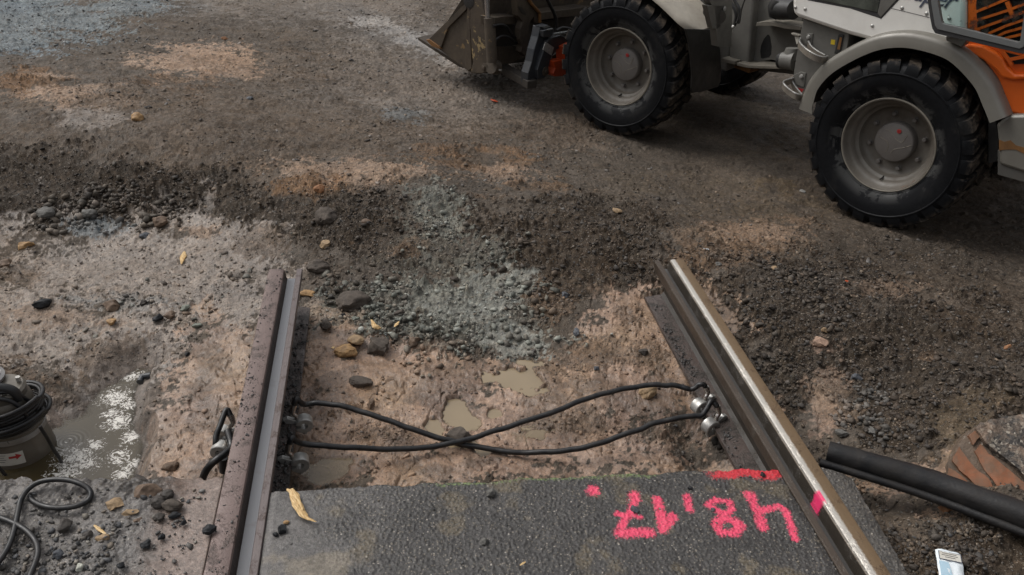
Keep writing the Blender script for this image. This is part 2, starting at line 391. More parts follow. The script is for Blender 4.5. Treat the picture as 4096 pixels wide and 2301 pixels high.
def math_(t, op, a, b=None, clamp=False):
    m = N(t, 'ShaderNodeMath', operation=op); m.use_clamp = clamp
    for i, v in enumerate((a, b)):
        if v is None: continue
        if hasattr(v, 'is_linked'): t.links.new(v, m.inputs[i])
        else: m.inputs[i].default_value = v
    return m.outputs[0]
def bump(t, b, h, strength=.5, dist=.004, prev=None):
    n = N(t, 'ShaderNodeBump'); n.inputs['Strength'].default_value = strength; n.inputs['Distance'].default_value = dist
    t.links.new(h, n.inputs['Height'])
    if prev is not None: t.links.new(prev, n.inputs['Normal'])
    t.links.new(n.outputs[0], b.inputs['Normal']); return n.outputs[0]
def objco(t): return N(t, 'ShaderNodeTexCoord').outputs['Object']

def paint(name, base, dirt=(.10, .08, .06), amount=.45, scale=8, rough=.45, metal=0.0, bumpd=.001, chip=None, chipamt=.0, spec=.5):
    m, t, b = nodes(name); co = objco(t)
    n1 = noise(t, scale, 6, .65, co, .3); n2 = noise(t, scale * 7, 4, .6, co)
    mx = math_(t, 'ADD', math_(t, 'MULTIPLY', n1.outputs[0], .75), math_(t, 'MULTIPLY', n2.outputs[0], .25))
    f = ramp(t, mx, [(.5 - amount * .35, 0), (.62 + (1 - amount) * .2, 1)])
    lo = tuple(v * .86 for v in base); col = mix(t, n2.outputs[0], lo, tuple(min(1, v * 1.08) for v in base))
    col = mix(t, math_(t, 'MULTIPLY', f.outputs[0], min(1, amount * 1.6)), col, dirt)
    if chip is not None:
        n3 = noise(t, scale * 1.4, 7, .7, co, .2); g = ramp(t, n3.outputs[0], [(.60 - chipamt, 0), (.63 - chipamt, 1)])
        col = mix(t, g.outputs[0], col, chip)
    t.links.new(col, b.inputs['Base Color']); b.inputs['Metallic'].default_value = metal
    rr_ = ramp(t, n1.outputs[0], [(.3, rough * .7), (.7, min(1, rough * 1.35))]); t.links.new(rr_.outputs[0], b.inputs['Roughness'])
    b.inputs['Specular IOR Level'].default_value = spec
    bump(t, b, n2.outputs[0], .5, bumpd); return m

M_ = {}
M_['silver'] = paint('silver_paint', (.84, .82, .77), (.36, .32, .27), .22, 5, .38, 0, .0004)
M_['beige'] = paint('fender_paint', (.42, .38, .315), (.13, .11, .09), .40, 5, .45, 0, .0006)
M_['grey'] = paint('frame_grey', (.16, .155, .14), (.055, .048, .04), .45, 6, .5, 0, .0006)
M_['greydark'] = paint('frame_grey_shaded', (.075, .07, .062), (.04, .034, .028), .5, 6, .55, 0, .0006)  # darkened copy of the frame grey: shade behind the mudguard put into the colour
M_['greylt'] = paint('ledge_grey', (.22, .20, .165), (.08, .07, .055), .55, 9, .55, 0, .0008)
M_['orange'] = paint('orange_paint', (.80, .135, .012), (.30, .07, .015), .2, 5, .38, 0, .0004)
M_['red'] = paint('coupler_red', (.50, .06, .01), (.08, .03, .02), .35, 14, .5, 0, .0004)
M_['bucket'] = paint('bucket_steel', (.115, .092, .066), (.038, .027, .019), .75, 5, .6, .1, .0015, (.20, .13, .06), -.03)
M_['bucket2'] = paint('bucket_chipped', (.115, .09, .066), (.04, .029, .02), .7, 6, .55, .1, .0015, (.30, .22, .11), .035)
M_['rustedge'] = paint('rust_edge', (.24, .11, .03), (.06, .035, .02), .5, 14, .7, .1, .001)
M_['coupler'] = paint('coupler_black', (.022, .027, .034), (.05, .045, .04), .4, 9, .42, 0, .0008)
M_['rim'] = paint('rim_paint', (.175, .162, .142), (.075, .06, .044), .62, 6, .5, .0, .0008, (.12, .06, .03), -.04)
M_['rimlip'] = paint('rim_lip', (.24, .22, .185), (.14, .11, .07), .4, 16, .5, .1, .0008)
M_['hub'] = paint('hub_paint', (.135, .122, .112), (.20, .185, .165), .25, 22, .55, .0, .0008)
M_['blackmetal'] = paint('black_metal', (.018, .018, .018), (.05, .045, .04), .3, 12, .45)
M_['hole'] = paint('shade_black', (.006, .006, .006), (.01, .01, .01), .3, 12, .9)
M_['chrome'] = paint('chrome_rod', (.62, .62, .63), (.3, .28, .26), .25, 10, .22, 1.0)
M_['zinc'] = paint('zinc_steel', (.55, .55, .53), (.16, .13, .10), .45, 60, .42, .55, .0006)
M_['lead'] = paint('tinned_lug', (.62, .58, .54), (.2, .15, .12), .35, 60, .28, 1.0, .0006)
M_['rubbercable'] = paint('cable_rubber', (.008, .0085, .010), (.07, .06, .05), .28, 45, .4, 0, .0008)
M_['brass'] = paint('hose_brown', (.16, .085, .03), (.06, .035, .02), .4, 20, .45)
M_['pump'] = paint('pump_casting', (.17, .155, .13), (.10, .075, .05), .5, 14, .36, .25, .0008)
M_['pumpring'] = paint('pump_ring', (.36, .35, .34), (.16, .13, .11), .35, 20, .35, .5)
M_['white'] = paint('white_label', (.62, .60, .54), (.4, .35, .28), .35, 30, .5)
M_['redlab'] = paint('red_mark', (.42, .03, .03), (.2, .03, .02), .3, 30, .5)
M_['yellow'] = paint('yellow_sticker', (.62, .45, .02), (.3, .2, .04), .3, 30, .5)
M_['blue'] = paint('pale_blue', (.42, .58, .68), (.3, .4, .45), .3, 40, .45)
M_['paper'] = paint('packet_white', (.80, .84, .86), (.42, .50, .54), .35, 30, .45)
M_['ink'] = paint('packet_print', (.05, .06, .10), (.2, .2, .2), .3, 30, .5)
M_['seam'] = paint('seam_dark', (.03, .03, .032), (.05, .045, .04), .3, 30, .6)
M_['brick'] = paint('wet_brick', (.40, .115, .04), (.16, .098, .06), 1.0, 14, .38, 0, .002)
M_['mortar'] = paint('mortar', (.20, .14, .095), (.07, .052, .038), .7, 30, .6, 0, .006, (.36, .31, .26), -.02)
M_['alu'] = paint('window_frame', (.19, .20, .20), (.10, .09, .08), .35, 14, .42, .3)
M_['grill'] = paint('steel_step', (.26, .235, .20), (.12, .095, .07), .5, 30, .5, .3, .001)

def aggregate_mat():
    m, t, b = nodes('aggregate'); co = objco(t); v = N(t, 'ShaderNodeTexVoronoi'); v.inputs['Scale'].default_value = 130; t.links.new(co, v.inputs['Vector'])
    sep = N(t, 'ShaderNodeSeparateColor'); t.links.new(v.outputs['Color'], sep.inputs[0]); n = noise(t, 16, 5, .65, co, .5); n2 = noise(t, 160, 4, .6, co)
    c = ramp(t, sep.outputs[0], [(0, (.03, .027, .025)), (.5, (.08, .068, .058)), (.8, (.17, .14, .11)), (1, (.38, .34, .28))]).outputs[0]
    c = mix(t, ramp(t, n.outputs[0], [(.48, 0), (.62, .85)]).outputs[0], c, (.24, .165, .115))
    t.links.new(c, b.inputs['Base Color']); b.inputs['Roughness'].default_value = .55
    bump(t, b, math_(t, 'ADD', math_(t, 'MULTIPLY', sep.outputs[1], .7), n2.outputs[0]), 1.0, .005); return m
M_['aggregate'] = aggregate_mat()
# tyre rubber with mud film
def tyre_mat():
    m, t, b = nodes('tyre_rubber'); co = objco(t)
    n1 = noise(t, 5, 6, .65, co, .4); n2 = noise(t, 60, 4, .6, co)
    base = mix(t, n2.outputs[0], (.004, .0045, .0055), (.011, .0115, .013))
    f = ramp(t, n1.outputs[0], [(.56, 0), (.72, .35)])
    col = mix(t, f.outputs[0], base, (.048, .043, .037))
    at = N(t, 'ShaderNodeAttribute', attribute_name='mudring')
    g = math_(t, 'MULTIPLY', at.outputs['Fac'], ramp(t, noise(t, 9, 7, .7, co, .6).outputs[0], [(.46, 0), (.50, 1)]).outputs[0])
    col = mix(t, g, col, (.050, .050, .049))
    at2 = N(t, 'ShaderNodeAttribute', attribute_name='tread')
    g2 = math_(t, 'MULTIPLY', at2.outputs['Fac'], ramp(t, noise(t, 22, 6, .7, co, .3).outputs[0], [(.42, 0), (.62, 1)]).outputs[0])
    col = mix(t, g2, col, (.11, .088, .068))
    t.links.new(col, b.inputs['Base Color'])
    r = ramp(t, n1.outputs[0], [(.35, .42), (.65, .68)]); t.links.new(r.outputs[0], b.inputs['Roughness']); b.inputs['Specular IOR Level'].default_value = .13
    bump(t, b, n2.outputs[0], .5, .0012); return m
M_['tyre'] = tyre_mat()

def glass_mat():
    m, t, b = nodes('window_glass'); b.inputs['Base Color'].default_value = (.75, .90, .90, 1); b.inputs['Roughness'].default_value = .03
    b.inputs['Transmission Weight'].default_value = 1.0; b.inputs['IOR'].default_value = 1.05
    co = objco(t); n = noise(t, 9, 6, .7, co); r = ramp(t, n.outputs[0], [(.56, 1), (.70, .55)]); t.links.new(ramp(t, n.outputs[0], [(.52, (.72, .90, .90)), (.60, (.16, .13, .10))]).outputs[0], b.inputs['Base Color'])
    t.links.new(r.outputs[0], b.inputs['Transmission Weight']); b.inputs['Alpha'].default_value = 1
    return m
M_['glass'] = glass_mat()
def darkglass():
    m, t, b = nodes('cab_glass'); co = objco(t); n = noise(t, 4, 5, .6, co, 1.0)
    r = ramp(t, n.outputs[0], [(.35, (.02, .022, .02)), (.6, (.07, .078, .065)), (.75, (.13, .14, .12))]); t.links.new(r.outputs[0], b.inputs['Base Color'])
    b.inputs['Roughness'].default_value = .12; b.inputs['Coat Weight'].default_value = .5; return m
M_['cabglass'] = darkglass()

def ground_mat():
    m, t, b = nodes('soil'); co = N(t, 'ShaderNodeTexCoord').outputs['Object']
    at = N(t, 'ShaderNodeAttribute', attribute_name='soil'); wt = N(t, 'ShaderNodeAttribute', attribute_name='wet'); rg = N(t, 'ShaderNodeAttribute', attribute_name='rough')
    n1 = noise(t, 45, 6, .7, co, .2); n2 = noise(t, 260, 4, .6, co); n3 = noise(t, 7, 5, .6, co, .5)
    v = N(t, 'ShaderNodeTexVoronoi'); v.inputs['Scale'].default_value = 95; t.links.new(co, v.inputs['Vector'])
    v2 = N(t, 'ShaderNodeTexVoronoi'); v2.inputs['Scale'].default_value = 230; t.links.new(co, v2.inputs['Vector'])
    sep = N(t, 'ShaderNodeSeparateColor'); t.links.new(v.outputs['Color'], sep.inputs[0]); sep2 = N(t, 'ShaderNodeSeparateColor'); t.links.new(v2.outputs['Color'], sep2.inputs[0])
    k = math_(t, 'MULTIPLY', ramp(t, n1.outputs[0], [(.25, .52), (.5, .95), (.75, 1.45)]).outputs[0], ramp(t, n2.outputs[0], [(.3, .78), (.7, 1.22)]).outputs[0])
    k = math_(t, 'MULTIPLY', k, ramp(t, n3.outputs[0], [(.3, .80), (.7, 1.18)]).outputs[0])
    kc = N(t, 'ShaderNodeCombineColor'); [t.links.new(k, kc.inputs[i]) for i in range(3)]
    col = mix(t, 1.0, at.outputs['Color'], kc.outputs[0], 'MULTIPLY')
    # embedded grit of other colours
    peb = ramp(t, sep.outputs[0], [(0, (.05, .045, .04)), (.35, (.17, .15, .13)), (.6, (.12, .125, .13)), (.8, (.27, .20, .15)), (1, (.33, .31, .28))])
    pm = math_(t, 'MULTIPLY', ramp(t, sep.outputs[1], [(.70, 0), (.72, 1)], 'CONSTANT').outputs[0], ramp(t, v.outputs['Distance'], [(.30, 1), (.42, 0)]).outputs[0])
    pm = math_(t, 'MULTIPLY', pm, ramp(t, rg.outputs['Fac'], [(.25, .30), (.8, .85)]).outputs[0])
    col = mix(t, math_(t, 'MULTIPLY', pm, .75), col, peb.outputs[0])
    pm2 = math_(t, 'MULTIPLY', ramp(t, sep2.outputs[1], [(.78, 0), (.80, 1)], 'CONSTANT').outputs[0], ramp(t, v2.outputs['Distance'], [(.3, .7), (.45, 0)]).outputs[0])
    peb2 = ramp(t, sep2.outputs[0], [(0, (.03, .028, .026)), (.5, (.14, .12, .10)), (1, (.34, .29, .23))])
    col = mix(t, pm2, col, peb2.outputs[0])
    t.links.new(col, b.inputs['Base Color'])
    wf = math_(t, 'MULTIPLY', wt.outputs['Fac'], ramp(t, noise(t, 12, 5, .6, co).outputs[0], [(.35, .45), (.62, 1.25)]).outputs[0], True)
    r = math_(t, 'SUBTRACT', .92, math_(t, 'MULTIPLY', wf, .62)); t.links.new(r, b.inputs['Roughness'])
    t.links.new(math_(t, 'ADD', math_(t, 'MULTIPLY', wf, .5), .06), b.inputs['Specular IOR Level'])
    hgt = math_(t, 'ADD', math_(t, 'MULTIPLY', n1.outputs[0], 1.0), math_(t, 'MULTIPLY', n2.outputs[0], .35))
    hgt = math_(t, 'ADD', hgt, math_(t, 'MULTIPLY', pm, .5))
    hgt = math_(t, 'MULTIPLY', hgt, ramp(t, rg.outputs['Fac'], [(.15, .38), (.6, 1.0)]).outputs[0])
    bump(t, b, hgt, 1.0, .010); return m
M_['soil'] = ground_mat()

def stone_mat(name, attr=True, base=(.1, .1, .1), wet=.45, sc_=40):
    m, t, b = nodes(name); co = objco(t)
    n1 = noise(t, sc_, 6, .65, co, .3); n2 = noise(t, sc_ * 5, 3, .6, co)
    if attr:
        at = N(t, 'ShaderNodeAttribute', attribute_name='tint'); c = at.outputs['Color']
    else:
        rgb = N(t, 'ShaderNodeRGB'); rgb.outputs[0].default_value = (*base, 1); c = rgb.outputs[0]
    k = math_(t, 'MULTIPLY', ramp(t, n1.outputs[0], [(.28, .55), (.5, 1), (.72, 1.4)]).outputs[0], ramp(t, n2.outputs[0], [(.3, .8), (.7, 1.2)]).outputs[0])
    kc = N(t, 'ShaderNodeCombineColor'); [t.links.new(k, kc.inputs[i]) for i in range(3)]
    t.links.new(mix(t, 1.0, c, kc.outputs[0], 'MULTIPLY'), b.inputs['Base Color']); b.inputs['Specular IOR Level'].default_value = .25
    r = ramp(t, n1.outputs[0], [(.3, .85 - wet * .7), (.7, .95 - wet * .4)]); t.links.new(r.outputs[0], b.inputs['Roughness'])
    bump(t, b, math_(t, 'ADD', n1.outputs[0], math_(t, 'MULTIPLY', n2.outputs[0], .4)), .7, .003); return m
M_['gravel'] = stone_mat('gravel_stone')

def road_mat():
    m, t, b = nodes('wet_asphalt'); co = objco(t)
    at = N(t, 'ShaderNodeAttribute', attribute_name='soil'); wt = N(t, 'ShaderNodeAttribute', attribute_name='wet'); rg = N(t, 'ShaderNodeAttribute', attribute_name='rough')
    pk = N(t, 'ShaderNodeAttribute', attribute_name='spray')
    v = N(t, 'ShaderNodeTexVoronoi'); v.inputs['Scale'].default_value = 190; t.links.new(co, v.inputs['Vector'])
    n1 = noise(t, 130, 4, .6, co); n2 = noise(t, 9, 6, .6, co, .4); n4 = noise(t, 420, 3, .6, co)
    sep = N(t, 'ShaderNodeSeparateColor'); t.links.new(v.outputs['Color'], sep.inputs[0])
    k = math_(t, 'MULTIPLY', ramp(t, n1.outputs[0], [(.3, .6), (.5, 1), (.75, 1.6)]).outputs[0], ramp(t, n2.outputs[0], [(.3, .75), (.7, 1.25)]).outputs[0])
    kc = N(t, 'ShaderNodeCombineColor'); [t.links.new(k, kc.inputs[i]) for i in range(3)]
    col = mix(t, 1.0, at.outputs['Color'], kc.outputs[0], 'MULTIPLY')
    agg = ramp(t, sep.outputs[0], [(0, (.015, .015, .017)), (.45, (.075, .072, .068)), (.75, (.15, .13, .10)), (.92, (.22, .19, .15)), (1, (.42, .38, .33))])
    am = math_(t, 'MULTIPLY', ramp(t, sep.outputs[1], [(.45, 0), (.47, 1)], 'CONSTANT').outputs[0], ramp(t, v.outputs['Distance'], [(.35, .85), (.5, 0)]).outputs[0])
    col = mix(t, math_(t, 'MULTIPLY', am, rg.outputs['Fac']), col, agg.outputs[0])
    n5 = noise(t, 300, 3, .7, co)
    pf = math_(t, 'ADD', pk.outputs['Fac'], math_(t, 'MULTIPLY', math_(t, 'SUBTRACT', n5.outputs[0], .5), 1.5))
    pf = math_(t, 'ADD', pf, math_(t, 'MULTIPLY', math_(t, 'SUBTRACT', sep.outputs[2], .5), .45))
    pr = ramp(t, pf, [(.36, 0), (.86, .92)])
    gate = ramp(t, pk.outputs['Fac'], [(.02, 0), (.25, 1)])
    fac = math_(t, 'MULTIPLY', pr.outputs[0], gate.outputs[0])
    pc = N(t, 'ShaderNodeAttribute', attribute_name='spraycol')
    col = mix(t, fac, col, pc.outputs['Color'])
    t.links.new(col, b.inputs['Base Color'])
    r = math_(t, 'SUBTRACT', .70, math_(t, 'MULTIPLY', wt.outputs['Fac'], .5)); t.links.new(r, b.inputs['Roughness'])
    h = math_(t, 'ADD', math_(t, 'MULTIPLY', sep.outputs[2], .8), math_(t, 'MULTIPLY', n1.outputs[0], .5))
    h = math_(t, 'ADD', math_(t, 'MULTIPLY', h, rg.outputs['Fac']), math_(t, 'MULTIPLY', n4.outputs[0], .25))
    bump(t, b, h, 1.0, .005); return m
M_['road'] = road_mat()

def water_mat(name, col, rough=.03, ripple=.3, foam=False, rings=()):
    ripple = ripple * .5
    m, t, b = nodes(name); co = objco(t)
    n1 = noise(t, 26, 4, .6, co, .8); n0 = noise(t, 4, 3, .5, co)
    c = mix(t, n0.outputs[0], tuple(v * .7 for v in col), tuple(v * 1.25 for v in col))
    h = math_(t, 'MULTIPLY', n1.outputs[0], ripple)
    sepx = N(t, 'ShaderNodeSeparateXYZ'); t.links.new(co, sepx.inputs[0])
    for (rx_, ry_, R_) in rings:
        dx = math_(t, 'SUBTRACT', sepx.outputs[0], rx_); dy = math_(t, 'SUBTRACT', sepx.outputs[1], ry_)
        d = math_(t, 'SQRT', math_(t, 'ADD', math_(t, 'MULTIPLY', dx, dx), math_(t, 'MULTIPLY', dy, dy)))
        wv = math_(t, 'SINE', math_(t, 'MULTIPLY', d, 700 if R_ < .03 else 480))
        en = math_(t, 'SUBTRACT', 1.0, math_(t, 'DIVIDE', d, R_), True)
        h = math_(t, 'ADD', h, math_(t, 'MULTIPLY', math_(t, 'MULTIPLY', wv, en), .25))
    if foam:
        nf = noise(t, 60, 8, .75, co, 1.6); nb = noise(t, 5, 3, .5, co, .4)
        fa = N(t, 'ShaderNodeAttribute', attribute_name='foam')
        s_ = math_(t, 'ADD', nf.outputs[0], math_(t, 'MULTIPLY', math_(t, 'SUBTRACT', fa.outputs['Fac'], .5), .34))
        g = ramp(t, s_, [(.615, 0), (.64, 1)])
        c = mix(t, g.outputs[0], c, (.70, .67, .62))
        rr2 = ramp(t, s_, [(.60, rough), (.66, .85)]); t.links.new(rr2.outputs[0], b.inputs['Roughness'])
        h = math_(t, 'ADD', h, math_(t, 'MULTIPLY', g.outputs[0], .15))
    else: b.inputs['Roughness'].default_value = rough
    dp = N(t, 'ShaderNodeAttribute', attribute_name='depth'); al = ramp(t, dp.outputs['Fac'], [(0, 0), (.5, .75), (1, .97)])
    t.links.new(al.outputs[0], b.inputs['Alpha'])
    t.links.new(c, b.inputs['Base Color']); b.inputs['Specular IOR Level'].default_value = .5
    bump(t, b, h, .35, .004); return m

def rail_mat(name, top, dirt, band=None, pink=None, dirtamt=.5):
    """object x: 0 = outer edge of the head ... mirrored in the mesh; y along the rail"""
    m, t, b = nodes(name); co = objco(t); sp = N(t, 'ShaderNodeSeparateXYZ'); t.links.new(co, sp.inputs[0])
    n1 = noise(t, 18, 6, .7, co, .4); n2 = noise(t, 150, 4, .65, co)
    st = N(t, 'ShaderNodeMapping'); st.inputs['Scale'].default_value = (60, 3, 60); t.links.new(co, st.inputs[0]); n3 = noise(t, 1.0, 5, .6, st.outputs[0])
    col = mix(t, n3.outputs[0], tuple(v * .75 for v in top), tuple(v * 1.25 for v in top))
    f = ramp(t, math_(t, 'ADD', math_(t, 'MULTIPLY', n1.outputs[0], .7), math_(t, 'MULTIPLY', n2.outputs[0], .3)), [(.56 - .14 * dirtamt, 0), (.66 - .1 * dirtamt, 1)])
    col = mix(t, f.outputs[0], col, dirt)
    metal = None
    rough = ramp(t, n1.outputs[0], [(.3, .30), (.7, .58)]).outputs[0]
    if band is not None:
        xx = math_(t, 'ADD', sp.outputs[0], math_(t, 'MULTIPLY', math_(t, 'SUBTRACT', n2.outputs[0], .5), .010))
        g = math_(t, 'MULTIPLY', ramp(t, math_(t, 'MULTIPLY', math_(t, 'ADD', xx, .1), 10), [(band[0] * 10 + .99, 0), (band[0] * 10 + 1.01, 1)]).outputs[0],
                  ramp(t, math_(t, 'MULTIPLY', math_(t, 'ADD', xx, .1), 10), [(band[1] * 10 + .97, 1), (band[1] * 10 + 1.03, 0)]).outputs[0])
        g = math_(t, 'MULTIPLY', g, ramp(t, math_(t, 'MULTIPLY', math_(t, 'ADD', sp.outputs[2], .02), 20), [(.2, 0), (.30, 1)]).outputs[0])
        col = mix(t, g, col, (.62, .58, .52)); metal = g
        rough = mix(t, g, rough, (.40, .40, .40))
    if pink is not None:
        yy = math_(t, 'ADD', sp.outputs[1], math_(t, 'MULTIPLY', math_(t, 'SUBTRACT', n1.outputs[0], .5), .02))
        yy = math_(t, 'ADD', yy, math_(t, 'MULTIPLY', sp.outputs[0], pink[4]))
        g2 = math_(t, 'MULTIPLY', math_(t, 'MULTIPLY', math_(t, 'SUBTRACT', yy, pink[0] - .008), 60, True), math_(t, 'MULTIPLY', math_(t, 'SUBTRACT', pink[1] + .008, yy), 60, True), True)
        g2 = math_(t, 'MULTIPLY', g2, math_(t, 'MULTIPLY', math_(t, 'GREATER_THAN', sp.outputs[0], pink[2]), math_(t, 'LESS_THAN', sp.outputs[0], pink[3])))
        g2 = ramp(t, math_(t, 'ADD', g2, math_(t, 'MULTIPLY', math_(t, 'SUBTRACT', n2.outputs[0], .5), 1.4)), [(.35, 0), (.85, .95)]).outputs[0]
        g2 = math_(t, 'MULTIPLY', g2, math_(t, 'MULTIPLY', math_(t, 'GREATER_THAN', yy, pink[0] - .012), math_(t, 'LESS_THAN', yy, pink[1] + .012)))
        g2 = math_(t, 'MULTIPLY', g2, math_(t, 'MULTIPLY', math_(t, 'GREATER_THAN', sp.outputs[0], pink[2]), math_(t, 'LESS_THAN', sp.outputs[0], pink[3])))
        col = mix(t, g2, col, (.78, .04, .15))
        if metal is not None: metal = math_(t, 'MULTIPLY', metal, math_(t, 'SUBTRACT', 1.0, g2))
    t.links.new(col, b.inputs['Base Color']); t.links.new(rough, b.inputs['Roughness'])
    if metal is not None: t.links.new(math_(t, 'ADD', math_(t, 'MULTIPLY', metal, .8), .1), b.inputs['Metallic'])
    else: b.inputs['Metallic'].default_value = .1
    bump(t, b, math_(t, 'ADD', n2.outputs[0], f.outputs[0]), .6, .0018); return m

# ------------------------------------------------------------------ ground sheet (a fan of cells, finer near the viewer)
def set_attr(me, name, typ, data):
    a = me.attributes.new(name, typ, 'POINT')
    if typ == 'FLOAT_COLOR': a.data.foreach_set('color', np.c_[data, np.ones(len(data))].astype(np.float32).ravel())
    else: a.data.foreach_set('value', np.asarray(data, np.float32))
def grid_mesh(name, X, Y, Z, mat, attrs, skip=None, kind='structure', smooth=True):
    ny, nx = X.shape
    me = bpy.data.meshes.new(name)
    co = np.stack([X, Y, Z], -1).reshape(-1, 3).astype(np.float32)
    idx = np.arange(nx * ny).reshape(ny, nx)
    q = np.stack([idx[:-1, :-1], idx[:-1, 1:], idx[1:, 1:], idx[1:, :-1]], -1).reshape(-1, 4)
    if skip is not None: q = q[~skip.reshape(-1)]
    me.vertices.add(len(co)); me.vertices.foreach_set('co', co.ravel())
    me.loops.add(q.size); me.loops.foreach_set('vertex_index', q.ravel().astype(np.int32))
    me.polygons.add(len(q)); me.polygons.foreach_set('loop_start', np.arange(0, q.size, 4, dtype=np.int32))
    try: me.polygons.foreach_set('loop_total', np.full(len(q), 4, np.int32))
    except Exception: pass
    if smooth: me.polygons.foreach_set('use_smooth', np.ones(len(q), bool))
    me.update(calc_edges=True)
    for k, (ty, d) in attrs.items(): set_attr(me, k, ty, d)
    me.materials.append(mat)
    o = bpy.data.objects.new(name, me); link(o)
    if kind: o['kind'] = kind
    return o
na, nr = 1500, 1000
TH, RR = np.meshgrid(np.radians(np.linspace(-50, 62, na)), np.geomspace(.95, 14.5, nr))
GX = CAMLOC[0] + RR * np.sin(TH); GY = RR * np.cos(TH)
gc, gro, gwe, ggr, gg2 = zones_at(GX, GY)
GZ = Hfull(GX, GY, gro)
# stones bedded in the soil have their own colour
for (f_q, sd_q, amt) in ((24, 5, .35), (55, 25, .45), (105, 35, .55)):
    if f_q == 24: d_, i_ = cells(GX + .02 * vnoise(GX * 30, GY * 30, 3), GY, 24, 5); on = (d_ < .42) & (i_ > .55)
    elif f_q == 55: d_, i_ = cells(GX + .01 * vnoise(GX * 60, GY * 60, 9), GY, 55, 25); on = (d_ < .42) & (i_ > .5)
    else: d_, i_ = cells(GX + .006 * vnoise(GX * 90, GY * 90, 19), GY, 105, 35); on = (d_ < .42) & (i_ > .35)
    k_ = (i_ * 97.3) % 1.0; k2_ = (i_ * 413.7) % 1.0
    tone = .45 + 1.5 * k_ ** 1.4
    f_ = (on * amt * (.25 + .75 * gro))[..., None]
    tgt = gc * tone[..., None] * (1 + (k2_[..., None] - .5) * A([.25, .0, -.25])) + A([.02, .02, .02]) * (k2_ > .7)[..., None]
    gc = gc * (1 - f_) + tgt * f_
del d_, i_, k_, k2_, tone, tgt, on
gc = gc * (.72 + .56 * fbm(GX, GY, 3.1, 4, 611))[..., None] * (1 + (fbm(GX, GY, 1.7, 3, 621) - .5)[..., None] * A([.14, .02, -.12]))
# wetness near puddles and trench; darkness of the hole by the right rail painted black among rubble
dtr = polysd(GX, GY, trench)
gwe = np.maximum(gwe, .95 * (1 - sm(.0, .10, dtr)))
lowc = A([.19, .155, .13])
fc = (1 - sm(.02, .12, dtr + (fbm(GX, GY, 12, 3, 77) - .5) * .12))[..., None] * .6; gc = gc * (1 - fc) + lowc * fc
for px, py, rx, ry, lv, dep in PUD:
    d = np.hypot((GX - px) / rx, (GY - py) / ry); gwe = np.maximum(gwe, .9 * (1 - sm(.9, 1.6, d)))
dbl = segdist(GX, GY, TRX); fb = (1 - sm(.03, .085, dbl + (fbm(GX, GY, 22, 3, 99) - .5) * .05))
gc = gc * (1 - fb[..., None]) + A([.014, .014, .014]) * fb[..., None]; GZ = GZ + fb * (fbm(GX, GY, 40, 3, 333)) * .03
ground = grid_mesh('ground', GX, GY, GZ, M_['soil'], {'soil': ('FLOAT_COLOR', gc.reshape(-1, 3)), 'rough': ('FLOAT', gro.ravel()), 'wet': ('FLOAT', gwe.ravel())})
del GX, GY, GZ, gc, gro, gwe, ggr, gg2
# the far ground, out to the horizon
xs = np.linspace(-220, 220, 60); ys = np.linspace(-160, 260, 60)
FX, FY = np.meshgrid(xs, ys)
far = grid_mesh('far_ground', FX, FY, np.full(FX.shape, -.36), M_['soil'],
                {'soil': ('FLOAT_COLOR', np.tile(A([.09, .08, .07]), (FX.size, 1))), 'rough': ('FLOAT', np.full(FX.size, .4)), 'wet': ('FLOAT', np.full(FX.size, .4))})

# ------------------------------------------------------------------ road stubs at the near side
PT = []   # spray strokes: points (world xy), radius, colour index
def R5(x, y): return W(2400 + x / 1.0713, 950 + y / 1.0713, 0)[:2]
for st_, r_ in [([(-32, 1080), (-30, 1082)], .013),
                ([(145, 1100), (148, 1125)], .012), ([(145, 1125), (132, 1175), (108, 1205), (95, 1235)], .0095), ([(88, 1262), (215, 1258)], .0125), ([(75, 1180), (105, 1190)], .007), ([(150, 1190), (175, 1195)], .006),
                ([(245, 1118), (258, 1165), (272, 1245)], .010), ([(270, 1245), (312, 1190)], .011),
                ([(372, 1103), (384, 1160)], .009),
                ([(462, 1140), (500, 1122), (555, 1128), (565, 1160), (530, 1182), (478, 1150), (462, 1140)], .009),
                ([(535, 1200), (495, 1225), (520, 1262), (580, 1262), (598, 1232), (560, 1205), (535, 1200)], .011), ([(540, 1180), (545, 1205)], .010),
                ([(640, 1095), (668, 1150), (700, 1240)], .011), ([(690, 1165), (770, 1148), (800, 1170), (828, 1265), (840, 1290)], .0085)]:
    PT.append(([tuple(R5(*q)) for q in st_], r_, 0))
